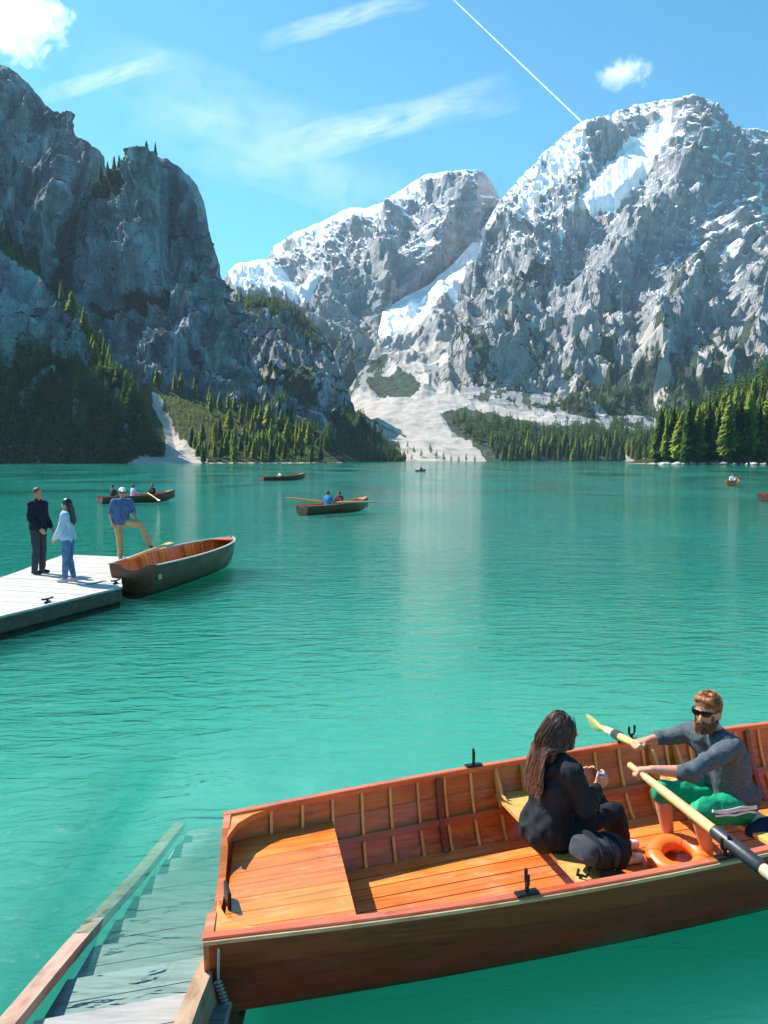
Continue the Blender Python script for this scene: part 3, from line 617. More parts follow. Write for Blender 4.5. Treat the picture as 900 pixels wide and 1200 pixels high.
# ------------------------------------------------------------------ landing steps (bottom left)
STEP_A = math.radians(17)                      # direction of the tread edges
TD = Vector((math.cos(STEP_A), math.sin(STEP_A), 0))
def stair_left(k): return Vector((-1.60 - 0.010 * k, 3.68 + 0.415 * k, 0.060 - 0.078 * k))
stairs = thing('landing_steps', 'bleached timber steps leading down into the clear water', 'steps', (-1.2, 3.6, -0.8))
def put(mb, name, mat, parent, smooth=False):
    """build a part given in world coordinates under a parent thing."""
    o = mb.build(name, mat, parent, smooth)
    o.matrix_parent_inverse = Matrix.Translation(-Vector(parent.location)) if parent.rotation_euler.z == 0 else (Matrix.Translation(parent.location) @ Matrix.Rotation(parent.rotation_euler.z, 4, 'Z')).inverted()
    return o
for k in range(-2, 9):
    a = stair_left(k); w_ = 0.92 if k < 1 else 1.15
    for j in range(2):                         # two planks to a tread
        mb = MB(); o0 = Vector((-0.005, 0.2075 * j - 0.415, 0.0))
        q = [a + o0 + Vector((0, 0.002, 0)), a + o0 + TD * w_ + Vector((0, 0.002, 0)), a + o0 + TD * w_ + Vector((0, 0.204, 0)), a + o0 + Vector((0, 0.204, 0))]
        dz = 0.004 * ((k * 7 + j * 3) % 3)
        mb.sweep([[p + Vector((0, 0, dz - 0.042)) for p in q], [p + Vector((0, 0, dz - 0.006)) for p in q], [p.lerp((q[0] + q[2]) / 2, 0.012) + Vector((0, 0, dz)) for p in q]])
        put(mb, 'tread', M['tread'], stairs)
    mb = MB(); q0 = a + Vector((0, 0.0, -0.046)); mb.sweep([[q0, q0 + TD * w_, q0 + TD * w_ + Vector((0, -0.025, 0)), q0 + Vector((0, -0.025, 0))], [p - Vector((0, 0, 0.07)) for p in (q0, q0 + TD * w_, q0 + TD * w_ + Vector((0, -0.025, 0)), q0 + Vector((0, -0.025, 0)))]])
    put(mb, 'riser', M['tread'], stairs)
mb = MB(); pts = [stair_left(k) + Vector((-0.06, 0.05, 0.045 + 0.010 * math.sin(k))) for k in np.linspace(-2.4, 7.7, 14)]
mb.bar(pts, 0.09, 0.055); put(mb, 'stringer', M['stringer'], stairs)
mb = MB(); mb.bar([on_level(252, 1136, .16), on_level(240, 1160, .17), on_level(224, 1200, .18), on_level(206, 1250, .19)], 0.075, 0.20); put(mb, 'stringer', M['log'], stairs)

# ------------------------------------------------------------------ boats
def cubic(xs, ys):
    c = np.polyfit(xs, ys, 6); return lambda s: np.polyval(c, s)
_b = cubic([0, .7, 1.4, 2.1, 2.75, 3.5, 4.3, 5, 5.6, 6.2, 6.7, 7.1], [.651, .745, .81, .85, .86, .845, .79, .71, .60, .43, .235, .02])
class Hull:
    FY = np.array([0, .16, .33, .50, .64, .75, .84, .915, .965, 1.0]); FZ = np.array([0, .012, .035, .085, .16, .27, .44, .64, .82, 1.0])
    def __init__(s, scale=1.0, skew=0.0, lift=0.0, rise=0.0, beam=1.0, sheer=.117): s.k = scale; s.bm = beam; s.sh = sheer; s.skew = skew; s.L = 7.1; s.lift = lift; s.rise = rise
    def b(s, x): return max(0.012, float(_b(x)) * s.bm)
    def zg(s, x): return .446 + s.sh * (x / 5.5) ** 2 + s.lift + s.rise * max(0, (x - 4) / 3) ** 2
    def zk(s, x): return -.17 + (0 if x < 5.4 else (x - 5.4) ** 2 * 0.155)
    def pt(s, x, w, sg, off=0.0, dz=0.0):
        """point on the skin at station x, w from keel (0) to rail (1), side sg, moved inboard by off."""
        y = np.interp(w, np.linspace(0, 1, 10), s.FY); fz = np.interp(w, np.linspace(0, 1, 10), s.FZ)
        b = s.b(x); zk, zg = s.zk(x), s.zg(x); w2 = min(1, w + .04); w1 = max(0, w - .04)
        ty = b * (np.interp(w2, np.linspace(0, 1, 10), s.FY) - np.interp(w1, np.linspace(0, 1, 10), s.FY)); tz = (zg - zk) * (np.interp(w2, np.linspace(0, 1, 10), s.FZ) - np.interp(w1, np.linspace(0, 1, 10), s.FZ))
        n = math.hypot(ty, tz) + 1e-9; off = min(off, b * .6)
        yy = max(0.0, b * y - off * tz / n); zz = zk + (zg - zk) * fz + off * ty / n + dz
        return s.place(x, sg * yy, zz)
    def place(s, x, y, z):
        u = min(1, x / 5.5); xx = x + s.skew * (y / 0.65) * (1 - u) ** 2
        return Vector((xx, y, z)) * s.k
    def half_at(s, x, z):
        f = (z - s.zk(x)) / (s.zg(x) - s.zk(x)); return s.b(x) * float(np.interp(f, s.FZ, s.FY))
def make_boat(name, label, loc, heading, hull, detail=2, mats=None, group=None, thwarts=(2.08, 3.42, 4.85)):
    m = dict(out='hull_out', inn='mahogany', deck='deck', floor='floor_board', rail='gunwale', rub='rub', rib='ash'); m.update(mats or {})
    r = thing(name, label, 'rowing boat', loc, heading, group); H = hull; L = H.L
    xs_ = list(np.linspace(0, 6.4, 27 if detail == 2 else 14)) + [6.65, 6.85, 7.0, 7.09]
    ws = [0, .20, .36, .50, .62, .74, .86, 1.0]
    for sg in (1, -1):
        mbj = MB(); mbi = MB()
        for i in range(len(ws) - 1):
            mb = MB() if detail == 2 else mbj; lo, hi = max(0, ws[i] - .012), ws[i + 1]; loops = []
            for x in xs_:
                loops.append([H.pt(x, lo, sg, -.009), H.pt(x, (lo + hi) / 2, sg, -.006), H.pt(x, hi, sg, -.001), H.pt(x, hi, sg, .010), H.pt(x, (lo + hi) / 2, sg, .006), H.pt(x, lo, sg, .002)])
            mb.sweep(loops)
            if detail == 2:
                o = mb.build('hull_plank', M[m['out']], r, True)
                me = o.data; me.materials.append(M[m['inn']])
                nf = len(xs_) - 1
                for k in range(nf):
                    for q in (2, 3, 4): me.polygons[k * 6 + q].material_index = 1
        if detail < 2:
            o = mbj.build('hull_side', M[m['out']], r, True); me = o.data; me.materials.append(M[m['inn']]); nf = len(xs_) - 1; per = nf * 6 + 2
            for j in range(len(ws) - 1):
                for k in range(nf):
                    for q in (2, 3, 4): me.polygons[j * per + k * 6 + q].material_index = 1
        # rails
        loops = []; loops2 = []; gx = list(np.linspace(-0.03, 6.9, 34)) + [7.04]
        for x in gx:
            p = H.pt(max(x, 0), 1, sg); p.x += min(x, 0) * H.k; wi, wo = .034 * H.k, .022 * H.k; s_ = Vector((0, sg, 0)); hz = Vector((0, 0, .014 * H.k)); top = Vector((0, 0, .006 * H.k))
            wi = min(wi, abs(p.y) - 0.002 * H.k)
            loops.append([p + s_ * wo - hz, p + s_ * wo + hz, p + s_ * (wo - .006) + hz + top, p - s_ * (wi - .006) + hz + top, p - s_ * wi + hz, p - s_ * wi - hz])
            loops2.append([p + s_ * (wo + .001) - hz * .9, p + s_ * (wo + .009) - hz * .7, p + s_ * (wo + .009) + hz * .5, p + s_ * (wo + .001) + hz * .7])
        MB().sweep(loops).build('gunwale', M[m['rail']], r, True)
        MB().sweep(loops2).build('rub_rail', M[m['rub']], r, True)
        if detail >= 1:
            loops = [[H.pt(x, .70, sg, .014), H.pt(x, .735, sg, .014), H.pt(x, .735, sg, .034), H.pt(x, .70, sg, .034)] for x in np.linspace(.05, 6.6, 30)]
            MB().sweep(loops).build('inner_rail', M[m['inn']], r, True)
    # transom with a hollow top
    n = 14; top = []; 
    for q in np.linspace(-1, 1, n): 
        b0 = H.b(0); hollow = .15 * max(0, 1 - (abs(q) / .62) ** 2) ** .8
        top.append((q * b0, H.zg(0) + .018 - hollow - .02 * (1 - abs(q))))
    bot = [(b0 * fy * sg_, H.zk(0) + (H.zg(0) - H.zk(0)) * fz) for sg_, seq in ((1, list(zip(H.FY, H.FZ))[::-1][1:]), (-1, list(zip(H.FY, H.FZ))[1:-1])) for fy, fz in seq]
    outl = top + bot
    MB().sweep([[H.place(x_, y_, z_) for y_, z_ in outl] for x_ in (-.025, .018)]).build('transom', M[m['rail'] if detail == 2 else m['out']], r)
    # stem
    MB().bar([H.place(7.07 + .05 * t_, 0, H.zk(6.2) + (H.zg(7) + .05 - H.zk(6.2)) * t_) for t_ in (.12, .4, .7, 1.0)], .05 * H.k, .07 * H.k, (1, 0, 0)).build('stem', M[m['rail']], r)
    MB().sweep([[H.place(x_, -(H.b(x_) - .03), H.zg(x_) + .006), H.place(x_, (H.b(x_) - .03), H.zg(x_) + .006), H.place(x_, (H.b(x_) - .03), H.zg(x_) - .02), H.place(x_, -(H.b(x_) - .03), H.zg(x_) - .02)] for x_ in (6.2, 6.4, 6.6, 6.8, 6.95)]).build('breasthook', M[m['deck']], r)
    # floor boards
    zf = .02; nb = 9 if detail == 2 else 5 if detail == 1 else 1
    for i in range(nb):
        y0, y1 = -1 + 2 * i / nb, -1 + 2 * (i + 1) / nb; g = .012 if nb > 1 else 0
        loops = []
        for x in np.linspace(.06, 6.0, 12):
            hw = H.half_at(x, zf) - .03; a, b = (y0 * hw + g / 2, y1 * hw - g / 2)
            loops.append([H.place(x, a, zf - .02), H.place(x, b, zf - .02), H.place(x, b, zf), H.place(x, a, zf)])
        MB().sweep(loops).build('floor_board', M[m['floor']], r)
    # stern seat
    zs = .30; nb = 9 if detail == 2 else 3 if detail == 1 else 1
    for i in range(nb):
        loops = []
        for x in np.linspace(.04, .70, 5):
            hw = H.half_at(x, zs) - .018; a, b = ((-1 + 2 * i / nb) * hw + .002, (-1 + 2 * (i + 1) / nb) * hw - .002)
            loops.append([H.place(x, a, zs - .022), H.place(x, b, zs - .022), H.place(x, b, zs), H.place(x, a, zs)])
        MB().sweep(loops).build('seat_board', M[m['deck']], r)
    # thwarts with their knees
    for xt in thwarts:
        zt = .28; hw = H.half_at(xt, zt) - .015
        tw = MB().sweep([[H.place(xt - .13, y_, zt - .024), H.place(xt + .13, y_, zt - .024), H.place(xt + .13, y_, zt), H.place(xt - .13, y_, zt)] for y_ in np.linspace(-hw, hw, 7)]).build('thwart', M['ash' if detail else m['deck']], r)
        if detail >= 1:
            for sg in (1, -1):
                for dx in (-.11, .11):
                    hz = H.zg(xt) - .03; pr = [(H.half_at(xt, zt) - .03, zt + .001), (H.half_at(xt, zt) - .20, zt + .001), (H.half_at(xt, zt) - .10, zt + .035), (H.half_at(xt, .4) - .055, hz - .02), (H.b(xt) - .045, hz), (H.b(xt) - .02, hz)]
                    MB().sweep([[H.place(xt + dx + e, sg * y_, z_) for y_, z_ in pr] for e in (-.012, .012)]).build('knee', M['ash'], tw)
    if detail >= 1:
        step = .212 if detail == 2 else .5
        for sg in (1, -1):
            for x in np.arange(.28, 6.3, step):
                ww = np.linspace(.40, .985, 7); loops = [[H.pt(x - .010, w, sg, .010), H.pt(x + .010, w, sg, .010), H.pt(x + .010, w, sg, .026), H.pt(x - .010, w, sg, .026)] for w in ww]
                MB().sweep(loops).build('rib', M[m['rib']], r)
            if detail == 2:
                for x in (1.50, 4.2):
                    loops = [[H.pt(x - .02, w, sg, .010), H.pt(x + .02, w, sg, .010), H.pt(x + .018, w, sg, .042), H.pt(x - .018, w, sg, .042)] for w in np.linspace(.38, .985, 7)]
                    MB().sweep(loops).build('frame', M['dark_frame'], r)
            # quarter knees in the stern corners
            pr = [(.015, .0), (.30, .0), (.16, -.05), (.07, -.13), (.03, -.24), (.015, -.30)]
            MB().sweep([[H.place(x_, sg * (H.b(max(x_, 0)) - .02 + y_), H.zg(0) + e) for x_, y_ in pr] for e in (-.03, .006)]).build('quarter_knee', M[m['deck']], r)
    return r
def rowlock(boat, hull, x, sg, turn=0.0):
    p = hull.pt(x, 1, sg) + Vector((0, 0, .02)) * hull.k; mb = MB(); k = hull.k
    mb.box(p + Vector((0, 0, .004)), (.12 * k, .045 * k, .014 * k))
    mb.tube([p, p + Vector((0, 0, .05 * k))], .011 * k, 8)
    R = Matrix.Rotation(turn, 3, 'Z')
    mb.tube([p + R @ (Vector((.030 * math.sin(a), 0, .072 - .028 * math.cos(a) + (.028 if abs(a) > 1.6 else 0))) * k) for a in np.linspace(-2.0, 2.0, 12)], .009 * k, 7)
    return mb.build('rowlock', M['iron'], boat, True)
def make_oar(name, label, p0, p1, length, group=None, blade_roll=0.3, radius=.024, sleeve=(.85, 1.25), full=True, blade_mat='oar_wood'):
    """oar from the grip end p0 towards p1."""
    p0 = Vector(p0); d = (Vector(p1) - p0).normalized(); r = thing(name, label, 'oar', p0, 0, group)
    R = d.to_track_quat('X', 'Z').to_matrix().to_4x4()
    def part(mb, nm, mat):
        o = mb.build(nm, M[mat], r, True); o.matrix_local = R; return o
    part(MB().tube([(0, 0, 0), (.01, 0, 0), (.14, 0, 0), (.15, 0, 0)], [radius * .5, radius * .75, radius * .7, radius * .6], 10), 'grip', 'oar_wood')
    shaft = part(MB().tube([(.15, 0, 0), (.3, 0, 0), (1.0, 0, 0), (length - .75, 0, 0), (length - .6, 0, 0)], [radius * .85, radius * 1.05, radius * 1.15, radius * .95, radius * .8], 12), 'shaft', 'oar_wood')
    if full:
        sl = part(MB().tube([(sleeve[0], 0, 0), (sleeve[0] + .02, 0, 0), (sleeve[1] - .02, 0, 0), (sleeve[1], 0, 0)], [radius * 1.2, radius * 1.45, radius * 1.45, radius * 1.2], 12), 'sleeve', 'leather'); sl.parent = shaft; sl.matrix_local = Matrix.Identity(4)
        sl = part(MB().tube([(sleeve[1], 0, 0), (sleeve[1] + .02, 0, 0), (sleeve[1] + .28, 0, 0), (sleeve[1] + .3, 0, 0)], [radius * 1.1, radius * 1.22, radius * 1.18, radius * 1.0], 12), 'painted_band', 'pale_paint'); sl.parent = shaft; sl.matrix_local = Matrix.Identity(4)
    ca, sa = math.cos(blade_roll), math.sin(blade_roll); loops = []
    for x, hw, th in ((length - .62, .020, .020), (length - .5, .045, .014), (length - .3, .07, .010), (length - .05, .078, .007), (length, .065, .006)):
        loops.append([Vector((x, a * hw * ca - b * th * sa, a * hw * sa + b * th * ca)) for a, b in ((-1, 0), (-.6, .8), (0, 1), (.6, .8), (1, 0), (.6, -.8), (0, -1), (-.6, -.8))])
    part(MB().sweep(loops), 'blade', blade_mat)
    return r

# the near boat: its stern by the steps, its bow out of the picture
BX0, BY0, BTH = -0.876, 4.338, 0.334
def bw(s, lat, z): return Vector((BX0 + s * math.cos(BTH) - lat * math.sin(BTH), BY0 + s * math.sin(BTH) + lat * math.cos(BTH), z))
hull1 = Hull(1.0, 0.143)
boat1 = make_boat('rowing_boat', 'large varnished orange wooden rowing boat in the foreground with a rowing couple', (BX0, BY0, 0), BTH, hull1, 2)
rowlock(boat1, hull1, 1.49, -1, 1.25); rowlock(boat1, hull1, 1.80, 1, 1.2); rowlock(boat1, hull1, 2.62, -1, 0.2); rowlock(boat1, hull1, 3.17, 1, 0.2)
MB().box(hull1.place(.045, -.10, .345), (.018, .15, .09), 0.0, .004).build('stern_plate', M['iron'], boat1)
# mooring line at the stern corner
mb = MB(); pts = [bw(-.10, -.66, .40), bw(-.10, -.62, .22), bw(-.055, -.55, .06), bw(-.06, -.50, -.08)]
mb.tube(pts, .007, 7)
for k in range(7):
    p = pts[1].lerp(pts[2], k / 6) ; mb.tube([p + Vector((-.012, -.012, 0)), p + Vector((.006, -.02, .012)), p + Vector((.014, 0, 0))], .006, 6)
put(mb, 'mooring_rope', M['rope'], boat1, True)

make_oar('oar', 'yellow wooden oar with black sleeve held in the rower\'s near hand', bw(2.552, -.02, .710), bw(2.62, -.90, .545), 3.2, 'oars of the foreground boat', 0.4, .027, (.72, 1.06))
make_oar('oar', 'wooden oar reaching out over the far side of the foreground boat', bw(2.825, .235, .705), bw(3.574, 2.0, .271), 1.97, 'oars of the foreground boat', 1.2, .026, (.62, .84))

# lifebuoy on the floor boards
rb = thing('lifebuoy', 'orange foam lifebuoy ring lying by the rower\'s feet', 'lifebuoy', bw(2.90, -.08, .085), 0)
rb.rotation_euler = (math.radians(8), math.radians(-10), 0.4)
loops = []
for i in range(40):
    a = 2 * math.pi * i / 40; c = Vector((math.cos(a), math.sin(a), 0)); loops.append([c * (.145 + .060 * math.cos(t_)) + Vector((0, 0, .048 * math.sin(t_))) for t_ in np.linspace(0, 2 * math.pi, 14, endpoint=False)])
ring = MB().sweep(loops, False, True).build('ring', M['buoy'], rb, True)
for i in range(4):
    a0 = math.pi / 4 + i * math.pi / 2; loops = []
    for a in (a0 - .13, a0 + .13):
        c = Vector((math.cos(a), math.sin(a), 0)); loops.append([c * (.145 + .0625 * math.cos(t_)) + Vector((0, 0, .0505 * math.sin(t_))) for t_ in np.linspace(0, 2 * math.pi, 14, endpoint=False)])
    MB().sweep(loops, False).build('band', M['buoy'], ring, True)

# ------------------------------------------------------------------ floating dock
D0 = Vector((-5.74, 12.38, 0)); DD = Vector((0.302, 0.953, 0)).normalized(); DR = Vector((DD.y, -DD.x, 0)); DZ = 0.28
dock = thing('floating_dock', 'bleached plank landing stage where three people stand', 'dock', (-6.6, 16, 0))
def dxy(p): q = Vector((p[0], p[1], 0)) - D0; return q.dot(DD), q.dot(DR)
rt = sorted([dxy((-7.2, 7.8)), dxy((-5.74, 12.38)), dxy((-4.98, 14.75)), dxy((-4.80, 15.25)), dxy((-4.98, 15.75)), dxy((-6.25, 19.75))]); lt = sorted([dxy((-8.9, 8.3)), dxy((-7.6, 15.9)), dxy((-7.62, 17.0)), dxy((-7.85, 20.25))])
t_end = 7.05; tt = -4.6
while tt < t_end - .02:
    w_ = .158; a, b = tt + .005, min(tt + w_, t_end) - .005
    q = []
    for t_ in (a, b):
        l = np.interp(t_, [x for x, _ in lt], [y for _, y in lt]); r_ = np.interp(t_, [x for x, _ in rt], [y for _, y in rt]); q.append((D0 + DD * t_ + DR * float(l), D0 + DD * t_ + DR * float(r_)))
    loop = [q[0][0], q[0][1], q[1][1], q[1][0]]
    dz = random.uniform(-.003, .003)
    MBp = MB().sweep([[p + Vector((0, 0, DZ - .035 + dz)) for p in loop], [p + Vector((0, 0, DZ + dz)) for p in loop]])
    put(MBp, 'plank', M['dock_board'], dock); tt += w_
def dock_edge(pts, name, inset, z0, z1, mat):
    for (t0, r0), (t1, r1) in zip(pts[:-1], pts[1:]):
        p = D0 + DD * t0 + DR * (r0 - inset); q = D0 + DD * t1 + DR * (r1 - inset); sd = (q - p).cross(Vector((0, 0, 1))).normalized() * .03
        put(MB().sweep([[p + sd + Vector((0, 0, z0)), p - sd + Vector((0, 0, z0)), p - sd + Vector((0, 0, z1)), p + sd + Vector((0, 0, z1))], [q + sd + Vector((0, 0, z0)), q - sd + Vector((0, 0, z0)), q - sd + Vector((0, 0, z1)), q + sd + Vector((0, 0, z1))]]), name, mat, dock)
dock_edge(rt, 'side_beam', .05, .02, DZ - .04, M['dock_side']); dock_edge(rt, 'side_beam', .11, -.12, .06, M['dock_side']); dock_edge(lt, 'side_beam', -.05, -.1, DZ - .04, M['dock_side'])
put(MB().bar([D0 + DD * (t_end - .06) + DR * (-2.0) + Vector((0, 0, .1)), D0 + DD * (t_end - .06) + DR * (-3.6) + Vector((0, 0, .1))], .06, .26), 'side_beam', M['dock_side'], dock)
pk = on_level(113, 688, .2); put(MB().box(pk, (.5, .16, .18), 1.2, .03), 'fender', M['leather'], dock)

for t_, r_ in ((1.2, .12), (3.3, .3), (-1.0, .1)):
    p = D0 + DD * t_ + DR * float(np.interp(t_, [x for x, _ in rt], [y for _, y in rt]) - .14) + Vector((0, 0, DZ))
    mb = MB().box(p + Vector((0, 0, .012)), (.05, .16, .024)).tube([p + DD * -.13 + Vector((0, 0, .07)), p + DD * -.05 + Vector((0, 0, .06)), p + DD * .05 + Vector((0, 0, .06)), p + DD * .13 + Vector((0, 0, .07))], .016, 8).tube([p + Vector((0, 0, .01)), p + Vector((0, 0, .06))], .022, 8)
    put(mb, 'cleat', M['iron'], dock, True)

# boat tied at the dock
hull2 = Hull(0.775, 0.0, 0.27, 0.0, 1.0, .03)
st2 = Vector((-4.93, 16.35, 0)); bo2 = Vector((-3.98, 21.75, 0)); hd2 = math.atan2((bo2 - st2).y, (bo2 - st2).x)
boat2 = make_boat('rowing_boat', 'dark empty rowing boat with grey rails moored at the dock corner', st2, hd2, hull2, 1, dict(rail='grey_rail', rub='grey_rail', out='hull_black'))
MB().box(hull2.pt(.16, .78, -1, -.02), (.12, .02, .1)).build('number_plate', M['pale_paint'], boat2)
p = st2 + Vector((.05, 1.2, .62)); make_oar('oar', 'wooden oar laid along the rail of the boat moored at the dock', on_level(150, 655, .62), on_level(207, 633, .66), 3.0, None, 0.1, .03, full=False)

# ------------------------------------------------------------------ people
def cloth(name, color, rough=0.85, noise=0.2, scale=22.0, bump=0.25, bdist=0.01):
    return plain(name, color, rough, 0.2, noise, scale, bump, 0, 0, bdist)
M['skin'] = plain('skin', (0.60, 0.28, 0.175), 0.5, 0.4, 0.08, 40)
M['skin_tan'] = plain('skin_tan', (0.46, 0.23, 0.15), 0.5, 0.4, 0.1, 40)
M['hair_ginger'] = plain('hair_ginger', (0.30, 0.10, 0.03), 0.55, 0.5, 0.6, 90, 0.8)
M['beard'] = plain('beard', (0.16, 0.058, 0.024), 0.7, 0.3, 0.5, 120, 0.8)
M['hair_brown'] = plain('hair_brown', (0.050, 0.022, 0.014), 0.5, 0.5, 0.5, 45, 0.8)
M['hair_ends'] = plain('hair_ends', (0.20, 0.085, 0.055), 0.5, 0.5, 0.6, 60, 0.9)
M['hair_black'] = plain('hair_black', (0.010, 0.009, 0.009), 0.35, 0.5, 0.4, 60, 0.6)
M['sweater'] = cloth('grey_blue_sweater', (0.085, 0.100, 0.118), 0.9, 0.3, 60)
M['green_shorts'] = cloth('green_shorts', (0.010, 0.29, 0.145), 0.6, 0.15, 14)
M['white_cloth'] = cloth('white_cloth', (0.75, 0.75, 0.74), 0.8, 0.06, 20, 0.1)
M['black_cloth'] = cloth('black_cloth', (0.016, 0.018, 0.022), 0.85, 0.3, 16)
M['charcoal'] = cloth('charcoal_cloth', (0.045, 0.050, 0.060), 0.85, 0.3, 20)
M['dark_blue_cloth'] = cloth('dark_blue_cloth', (0.012, 0.022, 0.065), 0.85, 0.3, 12)
M['navy'] = cloth('navy_jacket', (0.012, 0.016, 0.026), 0.8, 0.3, 14)
M['denim_light'] = cloth('light_denim', (0.40, 0.52, 0.68), 0.85, 0.2, 30)
M['denim'] = cloth('blue_denim', (0.075, 0.17, 0.31), 0.85, 0.35, 10)
M['khaki'] = cloth('khaki', (0.56, 0.33, 0.16), 0.85, 0.15, 14)
M['shirt_blue'] = cloth('blue_print_shirt', (0.075, 0.14, 0.30), 0.85, 0.85, 34)
M['shoe_black'] = plain('black_shoe', (0.012, 0.012, 0.014), 0.5, 0.4, 0.2, 30)
M['shoe_pale'] = plain('pale_shoe', (0.60, 0.47, 0.45), 0.7, 0.3, 0.1, 30)
M['glass_dark'] = plain('dark_lens', (0.006, 0.006, 0.008), 0.12, 0.6, 0.0, 10)
M['phone_blue'] = plain('blue_cup', (0.10, 0.25, 0.60), 0.4, 0.5, 0.1, 20)

def cap_mesh(p0, r0, p1, r1, n=12, m=5):
    p0, p1 = Vector(p0), Vector(p1); d = p1 - p0; L = d.length
    if L < 1e-6: d = Vector((0, 0, 1))
    d.normalize(); up = d.orthogonal().normalized(); sd = d.cross(up); rings = []
    for i in range(1, m + 1):
        a = -math.pi / 2 + math.pi / 2 * i / m * 0.999; rings.append((p0 + d * (r0 * math.sin(a)), r0 * math.cos(a)))
    for i in range(0, m):
        a = math.pi / 2 * i / m; rings.append((p1 + d * (r1 * math.sin(a)), r1 * math.cos(a)))
    return [[c + (up * math.cos(t_) + sd * math.sin(t_)) * r for t_ in np.linspace(0, 2 * math.pi, n, endpoint=False)] for c, r in rings]
def blob(name, prims, mat, parent, voxel=0.008, smooth=5, wrinkle=0.0, wscale=18.0, seed=0.0, stretch=(1, 1, 1), local=False):
    """one continuous skin over rounded limbs: ('c', p0, r0, p1, r1) and ('e', centre, radii, matrix)."""
    mb = MB()
    for p in prims:
        if p[0] == 'c': mb.sweep(cap_mesh(*p[1:]))
        else:
            c, rr, R = Vector(p[1]), p[2], (p[3] if len(p) > 3 else Matrix.Identity(3)); n, m = 16, 10
            mb.sweep([[c + R @ Vector((rr[0] * math.cos(t_) * math.cos(a), rr[1] * math.sin(t_) * math.cos(a), rr[2] * math.sin(a))) for t_ in np.linspace(0, 2 * math.pi, n, endpoint=False)] for a in np.linspace(-math.pi / 2 + .12, math.pi / 2 - .12, m)])
    tmp = mb.build('tmp', None, None)
    md = tmp.modifiers.new('r', 'REMESH'); md.mode = 'VOXEL'; md.voxel_size = voxel
    if smooth: ms = tmp.modifiers.new('s', 'SMOOTH'); ms.iterations = smooth; ms.factor = 0.5
    dg = bpy.context.evaluated_depsgraph_get(); me = bpy.data.meshes.new_from_object(tmp.evaluated_get(dg))
    old = tmp.data; bpy.data.objects.remove(tmp); bpy.data.meshes.remove(old)
    me.name = name; n = len(me.vertices)
    if wrinkle and n:
        co = np.empty(n * 3, np.float32); me.vertices.foreach_get('co', co); co = co.reshape(-1, 3).astype(float); no = np.empty(n * 3, np.float32); me.vertices.foreach_get('normal', no); no = no.reshape(-1, 3)
        q = co * np.array(stretch) * wscale + seed
        w = .9 * fbm(q * .8 + 3.1, 2) + .45 * (ridged(q * .7, 2) - .6)
        co += no * (w * wrinkle)[:, None]; me.vertices.foreach_set('co', co.astype(np.float32).ravel()); me.update()
    me.materials.clear()
    o = link(name, me, mat, parent, True)
    if not local:
        o.matrix_parent_inverse = (Matrix.Translation(parent.location) @ Matrix.Rotation(parent.rotation_euler.z, 4, 'Z')).inverted()
    return o
def frame(fwd, up):
    f = Vector(fwd).normalized(); u = Vector(up); u = (u - f * u.dot(f)).normalized(); s = f.cross(u)   # s: right-hand side
    return Matrix((s, f, u)).transposed()
def hand(wrist, d, palm, side, k=1.0, curl=0.5, spread=0.12):
    """palm and five fingers; d along the hand, palm the way it closes, side towards the thumb."""
    w = Vector(wrist); d = Vector(d).normalized(); pn = Vector(palm); pn = (pn - d * pn.dot(d)).normalized(); sd = Vector(side); sd = (sd - d * sd.dot(d) - pn * sd.dot(pn)).normalized(); pr = []
    kn = w + d * (.085 * k)
    for a in (-1, -.33, .33, 1): pr.append(('c', w + sd * (a * .014 * k), .020 * k, kn + sd * (a * .028 * k), .013 * k))
    for a, L in ((1, .070), (.33, .078), (-.33, .072), (-1, .058)):
        p = kn + sd * (a * .030 * k); dd = (d + sd * (a * spread)).normalized(); ang = curl
        for seg in (.48, .30, .24):
            q = p + (dd * math.cos(ang) + pn * math.sin(ang)) * (L * seg * k * 1.05); pr.append(('c', p, .0098 * k, q, .0088 * k)); p = q; ang += curl * 1.15
    p = w + d * (.03 * k) + sd * (.022 * k); dd = (d * .75 + sd * .75 + pn * .25).normalized(); q = p + dd * (.042 * k); q2 = q + (d * .75 + sd * .1 + pn * (.3 + .6 * curl)).normalized() * (.036 * k)
    pr += [('c', p, .015 * k, q, .0115 * k), ('c', q, .0112 * k, q2, .0092 * k)]
    return pr
